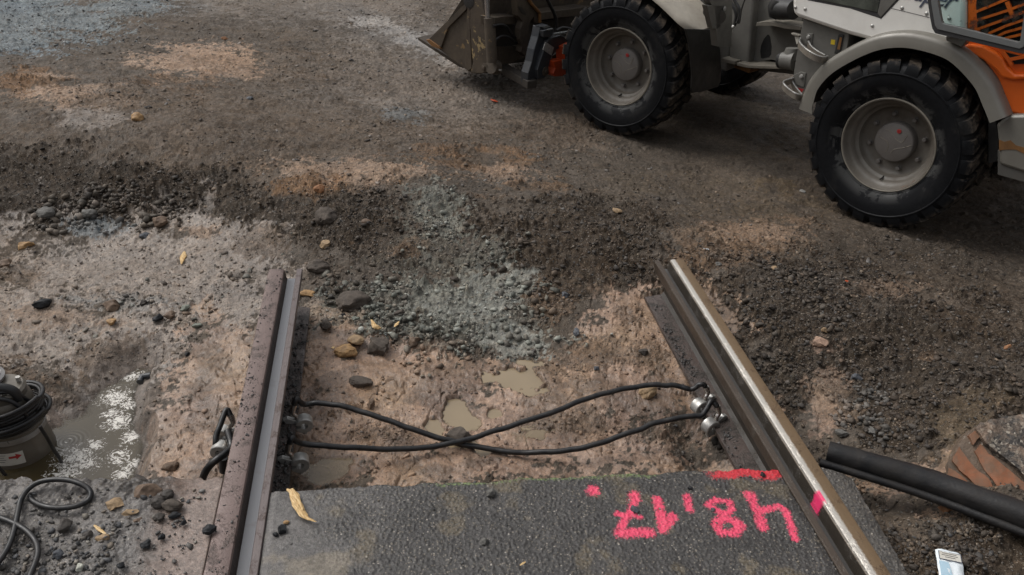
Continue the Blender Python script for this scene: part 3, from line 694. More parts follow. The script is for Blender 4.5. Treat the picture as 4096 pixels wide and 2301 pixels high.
def slab(name, x0, x1, yedge, zt, col, rough, wet, ny=420, nx=420, y0=.55, ragged=.006, kindl=None, uneven=.002, spray=False, depth=.22):
    u = np.linspace(0, 1, nx); v = np.linspace(0, 1, ny)
    U_, V_ = np.meshgrid(u, v)
    V_ = 1 - (1 - V_) ** 1.0
    fx0 = x0 if callable(x0) else (lambda y: np.full(np.shape(y), x0)); fx1 = x1 if callable(x1) else (lambda y: np.full(np.shape(y), x1))
    # far edge (ragged) first for a mean y, then sides
    Yc = np.zeros_like(U_); Xc = np.zeros_like(U_)
    xm0 = fx0(A([1.5]))[0]; xm1 = fx1(A([1.5]))[0]
    Xl = xm0 + (xm1 - xm0) * U_
    ye = yedge(Xl) + (fbm(Xl, Xl * 0 + 3.3, 18, 4, 501) - .5) * 2 * ragged * 2
    Yc = y0 + (ye - y0) * V_
    a0 = fx0(Yc); a1 = fx1(Yc); Xc = a0 + (a1 - a0) * U_
    dc_, ic_ = cells(Xc, Yc, 115, 55)
    Z = np.full(Xc.shape, 0.0) + np.maximum(0, .6 - dc_) * .0075 * ic_ * (rough(Xc, Yc) if callable(rough) else rough) + (zt(Xc, Yc) if callable(zt) else zt) + (fbm(Xc, Yc, 14, 4, 511) - .5) * 2 * uneven
    c = np.zeros(Xc.shape + (3,)) + A(col(Xc, Yc) if callable(col) else col)
    ro = rough(Xc, Yc) if callable(rough) else np.full(Xc.shape, rough)
    we = wet(Xc, Yc) if callable(wet) else np.full(Xc.shape, wet)
    sp = np.zeros(Xc.shape); scx = np.zeros(Xc.shape + (3,)) + A([.86, .075, .16])
    if spray:
        for pts, r_, ci in PT:
            d = segdist(Xc, Yc, pts); sp = np.maximum(sp, 1 - sm(r_ * .1, r_ * 2.35, d + (fbm(Xc, Yc, 30, 3, 88) - .5) * r_ * .8))
        ed = ye - Yc
        mred = sm(.43, .50, Xc + .02 * (fbm(Xc, Yc, 30, 3, 61) - .5)) ; g = (1 - sm(.020, .046, ed + (fbm(Xc, Yc, 40, 3, 621) - .5) * .02)) * mred
        sp = np.maximum(sp, g * 1.0); scx = np.where((g > .05)[..., None], A([.62, .03, .045]), scx)
        g = (1 - sm(.004, .016, ed + (fbm(Xc, Yc, 30, 3, 622) - .5) * .012)) * sm(-.35, -.2, Xc) * (1 - sm(.30, .36, Xc)) * .55
        scx = np.where((g > sp)[..., None], A([.22, .30, .10]), scx); sp = np.maximum(sp, g)
    # side walls down
    def wrap(Mx, f):   # add a lower row at the far edge and lower columns at both sides
        Mx = np.concatenate([Mx, f(Mx[-1:])], 0); return Mx
    nrow = 5
    for k in range(1, nrow + 1):
        zz = Z[ny - 1:ny] - depth * k / nrow
        jx = (fbm(Xc[ny - 1:ny], zz * 5, 40, 3, 77) - .5) * .014
        Xc = np.r_[Xc, Xc[ny - 1:ny]]; Yc = np.r_[Yc, Yc[ny - 1:ny] - .004 * k + jx]; Z = np.r_[Z, zz]
        c = np.r_[c, c[ny - 1:ny] * .8 + A([.02, .018, .015])]; ro = np.r_[ro, ro[ny - 1:ny]]; we = np.r_[we, we[ny - 1:ny]]; sp = np.r_[sp, sp[ny - 1:ny] * max(0, 1 - k * .5)]; scx = np.r_[scx, scx[ny - 1:ny]]
    for side in (0, -1):
        for k in (1, 2, 3):
            i = 0 if side == 0 else Xc.shape[1] - 1
            def ad(Mx, dv=0.0):
                e = (Mx[:, :1] if side == 0 else Mx[:, -1:]); e = e + dv
                return np.concatenate([e, Mx], 1) if side == 0 else np.concatenate([Mx, e], 1)
            Xc = ad(Xc, -.0006 if side == 0 else .0006); Yc = ad(Yc); Z = ad(Z, -depth / 3); c = ad(c); ro = ad(ro); we = ad(we); sp = ad(sp * 1.0); scx = ad(scx)
    n = Xc.size
    return grid_mesh(name, Xc, Yc, Z, M_['road'], {'soil': ('FLOAT_COLOR', c.reshape(n, 3)), 'rough': ('FLOAT', ro.ravel()), 'wet': ('FLOAT', we.ravel()),
                     'spray': ('FLOAT', sp.ravel()), 'spraycol': ('FLOAT_COLOR', scx.reshape(n, 3))})
GL = -.7735; GRr = .7735
mid = slab('asphalt_road', GL + .1185, -(GL + .1185), lambda x: 1.551 + (x + .607) * (1.518 - 1.551) / 1.298, lambda x, y: -.004 - .004 * (1 - sm(0, .02, np.minimum(x + .655, .655 - x))),
     lambda x, y: A([.052, .048, .045]) * (1 + .9 * (1 - sm(-.56, -.36, x + (fbm(x, y, 9, 3, 5) - .5) * .3)))[..., None] + (A([.05, .035, .012]) * sm(.58, .72, fbm(x, y, 11, 4, 15))[..., None]) ,
     lambda x, y: .15 + .85 * sm(-.58, -.40, x + (fbm(x, y, 9, 3, 5) - .5) * .25), lambda x, y: .85 - .25 * sm(-.5, -.3, x), spray=True, uneven=.0025, nx=620, ny=420)
def lz(x, y):
    ed = 1.62 - y
    return -.004 + .020 * sm(-.80, -1.0, x) * (fbm(x, y, 10, 4, 705) - .25) + .013 * sm(-.82, -1.0, x) * (fbm(x, y, 34, 3, 715) - .45) + .020 * sm(-.84, -.95, x) * sm(.20, .02, ed) * fbm(x, y, 42, 3, 716)
left = slab('muddy_road', -3.4, GL - .001, lambda x: 1.600 + (x + .7735) * (-.065) + .03 * (fbm(x, x * 0, 5, 3, 9) - .5), lz,
     lambda x, y: A([.125, .112, .102]) + (A([.07, .035, .02]) * (sm(-.95, -.86, x + .05 * (fbm(x, y, 12, 3, 8) - .5)) * (1 - sm(-.83, -.79, x) * 0))[..., None]) - (A([.05, .047, .045]) * sm(.5, .68, fbm(x, y, 7, 4, 25))[..., None]),
     lambda x, y: .12 + .75 * sm(-.85, -1.0, x), lambda x, y: .9 - .30 * sm(-.9, -1.1, x), ragged=.012, nx=900, ny=420)
def xr_(y): return .846 + (1.467 - y) * (-.0967) + .012 * (fbm(y, y * 0, 12, 3, 3) - .5)
right = slab('road_edge_strip', GRr + .001, lambda y: np.maximum(xr_(y), .783), lambda x: 1.522 - (x - .7735) * .55, lambda x, y: -.006 - .012 * sm(.80, .86, x), A([.075, .068, .060]), .9, .5, nx=60, ny=420, ragged=.005, uneven=.003)

# ------------------------------------------------------------------ water
def waterpoly(name, sdf, box, z, mat, label, foam=None, n=220, grow=.03):
    xs = np.linspace(box[0], box[1], n); ys = np.linspace(box[2], box[3], n); X, Y = np.meshgrid(xs, ys)
    sdv = sdf(X, Y); sk = (sdv[:-1, :-1] > grow) & (sdv[1:, 1:] > grow) & (sdv[:-1, 1:] > grow) & (sdv[1:, :-1] > grow)
    dep_ = np.clip((z - Hfull(X, Y)) / (.009 if foam is None else .02), 0, 1)
    at = {'foam': ('FLOAT', (foam(X, Y) if foam else np.zeros(X.shape)).ravel()), 'depth': ('FLOAT', dep_.ravel())}
    o = grid_mesh(name, X, Y, np.full(X.shape, z), mat, at, skip=sk)
    bm = bmesh.new(); bm.from_mesh(o.data); bmesh.ops.delete(bm, geom=[v for v in bm.verts if not v.link_faces], context='VERTS'); bm.to_mesh(o.data); bm.free()
    o['label'] = label; return o
foamspots = [tuple(P(a, b, WL)[:2]) + (r,) for a, b, r in [(190, 1150, .10), (170, 1190, .09), (215, 1165, .07), (290, 1000, .09), (330, 945, .06), (320, 1020, .06), (300, 1060, .08), (330, 1100, .06), (280, 1040, .05), (300, 1150, .06), (240, 1120, .05), (340, 1165, .05), (310, 1190, .05)]]
def foamf(X, Y):
    f = np.zeros(X.shape)
    for a, b, r in foamspots: f = np.maximum(f, 1 - sm(0, r * 1.7, np.hypot(X - a, Y - b)))
    return f * .95
rings = [tuple(P(a, b, WL)[:2]) + (r,) for a, b, r in [(325, 1000, .035), (325, 1030, .022), (255, 1070, .03), (265, 1215, .09), (270, 1150, .06), (170, 1110, .08)]]
tx = [q[0] for q in trench]; ty = [q[1] for q in trench]
M_['trenchwater'] = water_mat('trench_water', (.055, .041, .019), .05, .5, True, rings)
waterpoly('trench_water', lambda x, y: polysd(x, y, trench), (min(tx) - .05, max(tx) + .05, min(ty) - .05, max(ty) + .05), WL, M_['trenchwater'], 'murky brown water with white foam and rain rings in trench around pump', foamf)
M_['pudwater'] = water_mat('puddle_water', (.27, .21, .135), .03, .12, False, ())
for px, py, rx, ry, lv, dep in PUD:
    waterpoly('puddle', lambda x, y: np.hypot((x - px) / rx, (y - py) / ry) - 1, (px - rx * 1.5, px + rx * 1.5, py - ry * 1.5, py + ry * 1.5), lv - .0015, M_['pudwater'], 'shallow milky brown puddle on clay between the rails', n=60, grow=.5)

# ------------------------------------------------------------------ rails
def rail(name, sgn, y0, y1, mats, label):
    hd, gr, lp = .056, .042, .020; x0 = 0.0
    hl = hd; web = hd - .004
    prof = [(0, -.006), (.003, -.001), (.008, 0), (hd - .010, 0), (hd - .003, -.0025), (hd, -.009), (hd + .004, -.036), (hd + .007, -.041), (hd + gr - .004, -.041), (hd + gr - .001, -.036), (hd + gr, -.004), (hd + gr + .002, -.001), (hd + gr + lp - .002, -.001), (hd + gr + lp, -.004),
            (hd + gr + lp - .002, -.030), (hd + gr + lp - .010, -.052), (web + .010, -.066), (web + .007, -.080), (web + .007, -.145), (web + .018, -.156), (web + .0817, -.166), (web + .0817, -.178),
            (web - .0777, -.178), (web - .0777, -.166), (web - .012, -.156), (web - .007, -.145), (web - .007, -.075), (web - .012, -.062), (.006, -.048), (0, -.040)]
    nseg = 60; vs = []; ys = np.linspace(y0, y1, nseg + 1); n = len(prof)
    ox = -sgn * (.7175 + hd) if True else 0
    for y in ys:
        for a, b_ in prof: vs.append((-.7735 + a if sgn < 0 else .7735 - a, y, b_))
    fs = [[i * n + k, i * n + (k + 1) % n, (i + 1) * n + (k + 1) % n, (i + 1) * n + k] for i in range(nseg) for k in range(n)]
    fs += [list(range(n)), [nseg * n + k for k in range(n)][::-1]]
    mi = []
    for i in range(nseg):
        for k in range(n):
            mi.append(1 if 4 < k < 7 else (2 if k == 7 else (3 if 18 < k < 26 else (1 if k > 14 else (4 if k > 7 else 0)))))
    mi += [1, 1]
    o = mk(name, vs, fs, None, mats=mats, midx=mi, loc=(-.7735 if sgn < 0 else .7735, 0, 0)); fixn(o); autosmooth(o, 30)
    tag(o, label, 'rail'); return o
rtop = rail_mat('rail_top_rusty', (.17, .122, .108), (.062, .045, .038), dirtamt=.38)
rwall = rail_mat('rail_groove_wall', (.030, .022, .018), (.05, .038, .03), dirtamt=.3)
rfoot = rail_mat('rail_foot_dirty', (.085, .064, .056), (.030, .024, .02), dirtamt=.75)
def wetfloor(name, col, rough):
    m, t, b = nodes(name); co = objco(t); n1 = noise(t, 22, 5, .6, co); c = mix(t, ramp(t, n1.outputs[0], [(.60, 0), (.72, .5)]).outputs[0], col, (.10, .09, .085))
    t.links.new(c, b.inputs['Base Color']); b.inputs['Roughness'].default_value = rough; b.inputs['Specular IOR Level'].default_value = .8; bump(t, b, noise(t, 120, 3, .5, co).outputs[0], .15, .001); return m
rail_left = rail('grooved_rail', -1, .55, 2.66, [rtop, rwall, wetfloor('groove_wet', (.15, .152, .162), .14), rfoot, rail_mat('rail_lip', (.13, .105, .10), (.07, .045, .035), dirtamt=.3)], 'purplish brown grooved tram rail with a wet groove, left of the crossing cables')
rtopR = rail_mat('rail_top_worn', (.15, .098, .052), (.085, .048, .022), band=(-.0575, -.037), pink=(1.405, 1.447, -.098, -.046, -.35), dirtamt=.15)
rwallR = rail_mat('rail_groove_wall_worn', (.034, .028, .022), (.06, .05, .04), pink=(1.405, 1.447, -.098, -.046, -.35), dirtamt=.2)
rail_right = rail('grooved_rail', 1, .55, 2.66, [rtopR, rwallR, wetfloor('groove_floor', (.06, .056, .052), .3), rfoot, rail_mat('rail_lip_worn', (.062, .046, .034), (.10, .085, .07), dirtamt=.15)], 'worn grooved tram rail with a polished bright edge and a pink paint mark')
tag(rail_left, group='tram rails cut off at the pit'); tag(rail_right, group='tram rails cut off at the pit')

# ------------------------------------------------------------------ wheel loader
class Frame:
    def __init__(s, O, h): s.O = A(O, ); s.f = A([math.cos(h), math.sin(h), 0]); s.l = A([-math.sin(h), math.cos(h), 0]); s.u = A([0, 0, 1.])
    def pt(s, x, y, z): return s.O + s.f * x + s.l * y + s.u * z
    def side(s, px, py, off): return OP(px, py, s.O + off * s.l, s.l)      # photograph px -> point on a side plane
    def cross(s, px, py, xo): return OP(px, py, s.O + xo * s.f, s.f)       # -> point on a cross plane
RFr = Frame([2.0552, 3.4957, .134], 2.1784)
FFr = Frame([1.0468, 4.7858, .134], 2.3074)
def z1(x, y): return (1680 + x / 4.019, y / 4.019)
def z2(x, y): return (2600 + x / 3.215, y / 3.215)
def z3(x, y): return (3300 + x / 2.894, y / 2.894)
def z4(x, y): return (3150 + x / 2.411, 350 + y / 2.411)
LD = empty('wheel_loader', RFr.pt(.8, -.6, -.405), 'silver and orange wheel loader with muddy bucket standing on the yard', 'wheel loader')
def splate(name, pts, fr, off, th, mat, parent=LD, conv=None, bevel=.003, smooth=None):
    q = [fr.side(*(conv(*p) if conv else p), off) for p in pts]
    return MB().prism(q, -fr.l * th).build(name, M_[mat], parent, bevel=bevel, smooth=smooth)
def cplate(name, pts, fr, xo, th, mat, parent=LD, conv=None, bevel=.003, smooth=None):
    q = [fr.cross(*(conv(*p) if conv else p), xo) for p in pts]
    return MB().prism(q, fr.f * th).build(name, M_[mat], parent, bevel=bevel, smooth=smooth)

def make_wheel(fr, cx, cy, outward, rot=0.0, detail=True):
    o = fr.pt(cx, cy, 0); ax = fr.l * outward; rf = fr.f
    wh = MB().lathe([(.222, -.020), (.2295, -.006), (.2275, .001), (.221, .001), (.216, -.008), (.213, -.028), (.203, -.036), (.197, -.040), (.192, -.062), (.188, -.070), (.176, -.076), (.172, -.096), (.166, -.108), (.150, -.116), (.100, -.118), (.0, -.118), (0, -.16), (.2, -.25), (.222, -.25)], o, ax, rf, 72)
    wheel = mk('wheel', wh.v, wh.f, M_['rim'], LD); fixn(wheel); autosmooth(wheel, 50)
    prof = [(.224, -.012), (.236, .003), (.243, .004), (.247, .010), (.262, .018), (.290, .029), (.318, .034), (.343, .0335), (.3465, .037), (.3505, .037), (.353, .0325), (.366, .028), (.382, .018), (.392, .004), (.396, -.06), (.398, -.125)]
    prof += [(r, -.25 - y) for r, y in prof[-2::-1]]
    t = MB().lathe(prof, o, ax, rf, 96); bi = np.cross(ax, rf); nb = len(t.v)
    n = 26 if detail else 20
    for side in (0, 1):
        for k in range(n):
            a0 = 2 * math.pi * (k + .5 * side) / n + rot; wd = .70 * 2 * math.pi / n
            ws_ = random.Random(k + side * 50); wr = ws_.uniform(-.003, .002)
            sec = [(.0325, .358, .352, 0, 1.02), (.031, .385, .355, 0, 1.0), (.022, .403, .365, .005, .98), (.006, .4085 + wr, .380, .02, .92), (-.04, .411 + wr, .382, .07, .78), (-.09, .411 + wr, .384, .125, .70), (-.13, .409 + wr, .384, .17, .62)]
            vs = []
            for y, rt, rb, da, ww in sec:
                yy = y if side == 0 else -.25 - y
                for (r, s_) in ((rb, -.54), (rt, -.46), (rt, .46), (rb, .54)):
                    a = a0 + da + s_ * wd * ww; d = math.cos(a) * rf + math.sin(a) * bi; vs.append(o + d * r + ax * yy)
            m_ = len(sec); fs = [[i * 4 + j, i * 4 + (j + 1) % 4, (i + 1) * 4 + (j + 1) % 4, (i + 1) * 4 + j] for i in range(m_ - 1) for j in range(4)] + [[0, 1, 2, 3], [(m_ - 1) * 4 + j for j in (3, 2, 1, 0)]]
            t.add(vs, fs)
    ty = mk('tyre', t.v, t.f, M_['tyre'], wheel); fixn(ty); autosmooth(ty, 32)
    V = A(t.v) - o; h = V @ ax; r = np.linalg.norm(V - np.outer(h, ax), axis=1)
    mr = (1 - sm(.252, .292, r)) * (h > -.1); tr = sm(.392, .408, r)
    set_attr(ty.data, 'mudring', 'FLOAT', mr); set_attr(ty.data, 'tread', 'FLOAT', tr)
    if detail:
        hc = MB().lathe([(.098, -.119), (.098, -.085), (.0945, -.074), (.090, -.071), (.0, -.071)], o, ax, rf, 48)
        hb = mk('hub_cap', hc.v, hc.f, M_['hub'], wheel); fixn(hb); autosmooth(hb, 50)
        g = MB()       # raised ridge lines of the cast cap
        def cp_(u, v): return o + rf * u + fr.u * v + ax * -.0705
        g.tube(cat([cp_(-.055, .055), cp_(-.04, .015), cp_(-.01, .018), (cp_(.03, .048)), cp_(.055, .052)], 5), .0016, 6)
        g.tube(cat([cp_(-.088, .012), cp_(-.05, -.012), cp_(-.015, -.03), cp_(-.002, -.055)], 5), .0016, 6)
        g.tube(cat([cp_(.022, -.055), cp_(.02, -.02), cp_(.04, .0), cp_(.08, .008)], 5), .0016, 6)
        g.build('hub_ridge', M_['rimlip'], wheel)
        pl = MB().lathe([(0, -.0705), (.010, -.0705), (.011, -.067), (.005, -.066), (.004, -.069), (0, -.069)], o + rf * .025 * outward * 0 + rf * -.012 + fr.u * .062, ax, rf, 14); pl.build('drain_plug', M_['redlab'], wheel)
        for k in range(8):
            a = 2 * math.pi * k / 8 + .30 + rot; c = o + (math.cos(a) * rf + math.sin(a) * bi) * .135
            b_ = MB().lathe([(.014, -.119), (.014, -.112), (.010, -.111), (.0115, -.108), (.0115, -.097), (.008, -.094), (0, -.094)], c, ax, rf, 6)
            b_.build('wheel_nut', M_['hub'], wheel)
        MB().tube([o + fr.u * -.178 + ax * -.08, o + fr.u * -.185 + ax * -.06, o + fr.u * -.186 + ax * -.04], .004, 6).build('valve', M_['blackmetal'], wheel)
        g = MB(); g.lathe([(.2225, -.001), (.226, .0035), (.2305, .002), (.2315, -.004)], o, ax, rf, 72); rl = g.build('rim_lip', M_['rimlip'], wheel); autosmooth(rl, 60)
    return wheel
make_wheel(RFr, 0, 0, 1, .05)
make_wheel(FFr, 0, 0, 1, .4)
make_wheel(RFr, 0, -1.50, -1, .1, False)
make_wheel(FFr, 0, -1.50, -1, .2, False)
# axles
MB().tube([RFr.pt(0, -.12, 0), RFr.pt(0, -.35, 0), RFr.pt(0, -1.15, 0), RFr.pt(0, -1.38, 0)], [.09, .075, .075, .09], 16).build('axle', M_['grey'], LD, smooth=40)
MB().tube([FFr.pt(0, -.12, 0), FFr.pt(0, -.35, 0), FFr.pt(0, -1.15, 0), FFr.pt(0, -1.38, 0)], [.09, .075, .075, .09], 16).build('axle', M_['grey'], LD, smooth=40)

def arch(name, fr, cx, cz, pts, widths, mat, lip=.03, th=.006, parent=LD):
    """mudguard: a band following pts (X,Z), from outer face y0 inward, with a rolled outer lip"""
    pts = cat([A([a, b, 0]) for a, b in pts], 8); n = len(pts); vs = []
    rows = []
    for i, p in enumerate(pts):
        t = pts[min(i + 1, n - 1)] - pts[max(i - 1, 0)]; t = t / np.linalg.norm(t); nn = A([-t[1], t[0], 0])
        if nn @ (p - A([cx, cz, 0])) < 0: nn = -nn
        f = i / (n - 1); y0, y1 = widths(f)
        L_ = lip if not callable(lip) else lip(f)
        sec = [(y1, 0), (y0 - .05, 0), (y0 - .020, -.004), (y0 - .006, -.013), (y0, -.028), (y0, -L_), (y0 - th, -L_), (y0 - th, -.030), (y0 - .012, -.019), (y0 - .024, -.011), (y0 - .05, -.008), (y1, -.008)]
        rows.append([fr.pt(p[0] + nn[0] * h, y, p[1] + nn[1] * h) for y, h in sec])
    m = MB(); k = len(rows[0]); m.add([q for r in rows for q in r], [[i * k + j, i * k + (j + 1) % k, (i + 1) * k + (j + 1) % k, (i + 1) * k + j] for i in range(n - 1) for j in range(k)] + [list(range(k)), [(n - 1) * k + j for j in range(k)][::-1]])
    o = m.build(name, M_[mat], parent); autosmooth(o, 40); return o
rear_out = [(.492, .055), (.488, .10), (.463, .22), (.384, .34), (.221, .474), (.072, .533), (-.084, .540), (-.206, .515), (-.343, .431), (-.42, .345), (-.468, .285)]
M_['fender'] = paint('mudguard_grey', (.22, .21, .185), (.11, .098, .08), .45, 4, .33, .1, .0005)
arch('mudguard', RFr, 0, 0, rear_out, lambda f: (.025, -.27), 'fender', lip=lambda f: .072 + .02 * (1 - abs(2 * f - 1)) * 0 + .02 * max(0, 1 - 6 * f))
# inner dark wheel arch
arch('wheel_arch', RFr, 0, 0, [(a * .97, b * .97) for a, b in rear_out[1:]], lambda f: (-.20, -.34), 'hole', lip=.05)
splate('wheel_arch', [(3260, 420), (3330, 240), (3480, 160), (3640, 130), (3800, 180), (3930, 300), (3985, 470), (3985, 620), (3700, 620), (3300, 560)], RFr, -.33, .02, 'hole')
# front mudguard and flap
arch('mudguard', FFr, 0, 0, [(.30, .44), (.15, .49), (0, .50), (-.12, .478), (-.23, .432), (-.34, .372), (-.42, .325), (-.465, .298)], lambda f: (.01 - .05 * sm(.75, 1, f), -.33), 'beige', lip=lambda f: .035)
fl = [FFr.cross(*z2(*q), -.475) for q in [(458, 372), (505, 560), (530, 760), (545, 960), (535, 1150), (548, 1200), (610, 1185), (640, 1195), (880, 1120), (910, 1050), (915, 880), (905, 640), (868, 500), (812, 385)]]
MB().prism(fl, FFr.f * .012).build('mud_flap', M_['blackmetal'], LD, bevel=.003)

# body side, engine cover
sid = [(3169, -120), (3168, 30), (3172, 55), (3186, 68), (3222, 81), (3300, 108), (3400, 141), (3460, 157), (3560, 185), (3700, 190), (3850, 200), (3860, 120), (3860, -200)]
body = splate('body_panel', sid, RFr, -.03, .50, 'silver', bevel=.02); autosmooth(body, 50)
def strip(name, pts, fr, off, r, mat, parent, conv=None, n=6): return MB().tube([fr.side(*(conv(*p) if conv else p), off) for p in pts], r, n).build(name, M_[mat], parent)
strip('panel_seam', [(765, 97), (900, 128), (1210, 205)], RFr, -.0298, .0013, 'seam', body, z3)
strip('panel_seam', [(645, 222), (765, 97), (855, 0), (900, -60)], RFr, -.0298, .0012, 'seam', body, z3)
splate('window_recess', [(2015, -10), (2572, 110), (2600, 118)][0:0] or [(3226, -30), (3228, 2), (3400, 35), (3523, 76), (3598, -4), (3625, -40)], RFr, -.0285, .01, 'seam', body)
splate('cab_window', [(3240, -30), (3242, -4), (3400, 27), (3509, 52), (3520, -4), (3522, -30)], RFr, -.026, .006, 'cabglass', body)
splate('window_surround', [(3509, 54), (3523, 71), (3592, -6), (3600, -34), (3526, -34), (3522, 0)], RFr, -.0265, .006, 'grey', body)
for q in [(1995, 118)]: pass
for (a, b) in [z2(1995, 118), z3(548, 300), z3(893, 94), z3(1176, 157), (3182, 30), z3(1437, 214)]:
    c = RFr.side(a, b, -.03); MB().lathe([(.0085, 0), (.008, .003), (.005, .0055), (0, .0065)], c, RFr.l, RFr.f, 12).build('rivet', M_['zinc'], body)
# script lettering on the panel (only its lower half shows in the picture)
tc = bpy.data.curves.new('lettering_curve', 'FONT'); tc.body = 'Super'; tc.size = .105; tc.shear = .35; tc.extrude = .0008; tc.offset = .0002; tc.space_character = .93
to_ = bpy.data.objects.new('lettering_curve', tc); link(to_); bpy.context.view_layer.update()
tme = bpy.data.meshes.new_from_object(to_.evaluated_get(bpy.context.evaluated_depsgraph_get())); bpy.data.objects.remove(to_)
tme.name = 'lettering'; tme.materials.clear(); tme.materials.append(M_['ink']); to = bpy.data.objects.new('lettering', tme); link(to, body)
base = RFr.side(3606, -12, -.0285); xax = RFr.side(3790, 33, -.0285) - base; xax = xax / np.linalg.norm(xax); nz = RFr.l; yax = np.cross(nz, xax)
base = base - wloc(body)
to.matrix_local = Matrix(((xax[0], yax[0], nz[0], base[0]), (xax[1], yax[1], nz[1], base[1]), (xax[2], yax[2], nz[2], base[2]), (0, 0, 0, 1)))
# orange tail
oc = splate('engine_cover', [(3868, -200), (3866, 160), (3858, 172), (3853, 185), (3870, 215), (3920, 262), (3960, 310), (3995, 365), (4020, 410), (4036, 452), (4050, 459), (4300, 500), (4420, 300), (4400, -200)], RFr, -.05, .45, 'orange', bevel=.015); autosmooth(oc, 45)
splate('cover_shoulder', [(3852, 188), (3868, 176), (3930, 183), (3985, 212), (4012, 235), (4030, 270), (4060, 297), (4096, 296), (4400, 330), (4400, 350), (4096, 318), (4050, 322), (4005, 310), (3975, 275), (3930, 240), (3880, 214)], RFr, -.026, .03, 'orange', oc, bevel=.012)
def bar3(fr, a, b, off, w_, d_, mb):
    p, q = fr.side(*a, off), fr.side(*b, off); t = q - p; L_ = np.linalg.norm(t); t = t / L_; v = np.cross(fr.l, t)
    mb.box((p + q) / 2, L_, w_, d_, (t, v, fr.l))
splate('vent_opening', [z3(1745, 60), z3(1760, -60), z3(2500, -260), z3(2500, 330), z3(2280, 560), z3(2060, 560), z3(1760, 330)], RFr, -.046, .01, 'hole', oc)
lm_ = MB()
for y0_, x1_, y1_ in [(140, 2304, -120), (240, 2304, 45), (340, 2304, 130), (400, 2304, 230), (445, 2304, 330), (500, 2304, 410)]:
    pts = [z3(1745 + max(0, (y0_ - 330)) * 1.8, y0_), z3((1745 + x1_) / 2 + 60, (y0_ + y1_) / 2 - 10), z3(x1_ + 200, y1_ - 70)]
    for a, b in zip(pts[:-1], pts[1:]): bar3(RFr, a, b, -.038, .011, .012, lm_)
lm_.build('louvre', M_['orange'], oc)
lm_ = MB(); bar3(RFr, z3(2110, 20), z3(2180, 200), -.036, .016, .012, lm_); lm_.build('louvre', M_['orange'], oc)
splate('vent_opening', [z3(2065, 600), z3(2304, 660), z3(2380, 740), z3(2160, 745)], RFr, -.045, .01, 'hole', oc, bevel=None)
lm_ = MB(); bar3(RFr, z3(2140, 690), z3(2400, 640), -.030, .014, .012, lm_); bar3(RFr, z3(2060, 603), z3(2170, 750), -.030, .012, .012, lm_); lm_.build('louvre', M_['orange'], oc)
# open door folded back along the side
do = splate('door', [z3(1183, -160), z3(1185, 0), z3(1215, 210), z3(1240, 330), z3(1275, 388), z3(1400, 425), z3(1600, 470), z3(2000, 565), z3(2290, 630), z3(2340, 600), z3(2420, 150), z3(2500, -160)], RFr, .085, .012, 'seam', LD, bevel=.004)
me_ = do.data
# cut the pane out of the door: rebuild as a ring
bpy.data.objects.remove(do)
def ring_plate(name, outer, inner, fr, off, th, mat, parent, bevel=.003):
    o = [fr.side(*q, off) for q in outer]; i_ = [fr.side(*q, off) for q in inner]; n = len(o); mb = MB(); d = -fr.l * th
    v = o + i_ + [p + d for p in o] + [p + d for p in i_]
    f = []
    for k in range(n):
        k2 = (k + 1) % n
        f += [[k, k2, n + k2, n + k], [2 * n + k2, 2 * n + k, 3 * n + k, 3 * n + k2], [k, 2 * n + k, 2 * n + k2, k2], [n + k2, 3 * n + k2, 3 * n + k, n + k]]
    mb.add(v, f); return mb.build(name, M_[mat], parent, bevel=bevel)
douter = [z3(1165, -300), z3(1185, 0), z3(1215, 210), z3(1240, 330), z3(1275, 388), z3(1600, 465), z3(2290, 628), z3(2345, 600), z3(2500, -300)]
dmid = [z3(1205, -290), z3(1222, 0), z3(1255, 210), z3(1272, 300), z3(1300, 340), z3(1600, 412), z3(2250, 568), z3(2300, 545), z3(2440, -290)]
dinn = [z3(1275, -280), z3(1300, 0), z3(1335, 200), z3(1346, 250), z3(1362, 274), z3(1600, 330), z3(2222, 488), z3(2258, 475), z3(2370, -280)]
door = ring_plate('door', douter, dmid, RFr, .092, .035, 'seam', LD, .005)
ring_plate('door_frame', dmid, dinn, RFr, .097, .025, 'alu', door, .004)
splate('door_glass', dinn, RFr, .082, .004, 'glass', door, bevel=None)
splate('door_hinge', [z3(1590, 430), z3(1400, 420), z3(1400, 470), z3(1580, 545), z3(1640, 480)], RFr, .04, .05, 'grey', door)
# counterweight
cw = splate('counterweight', [z3(2130, 1330), z3(2040, 1390), z3(1985, 1440), (3984, 505), (3990, 560), (3994, 640), (3995, 660), (4300, 760), (4420, 520), (4420, 480), (4096, 458)], RFr, -.02, .45, 'fender', bevel=.015); autosmooth(cw, 45)
splate('peeled_band', [(3996, 565), z4(2040, 505), z4(2090, 525), z4(2150, 510), z4(2200, 560), z4(2281, 580), (4200, 620), (4350, 640), (4350, 700), (4200, 720), z4(2281, 640), z4(2200, 600), z4(2100, 600), z4(2040, 610)], RFr, -.0175, .004, 'rustedge', cw, bevel=None)
M_['underpaint'] = paint('counterweight_lower', (.085, .085, .078), (.06, .045, .035), .45, 5, .6)
splate('weight_base', [(3990, 600), (4096, 606), (4350, 690), (4350, 800), (4096, 730), (3990, 700)], RFr, -.030, .40, 'underpaint', cw)
# mudguard end flap behind the rear wheel
splate('mud_flap', [z4(1935, 100), z4(2010, 330), z4(2034, 460), z4(2036, 600), z4(2022, 715), z4(1935, 740), z4(1930, 500)], RFr, -.10, .18, 'blackmetal')

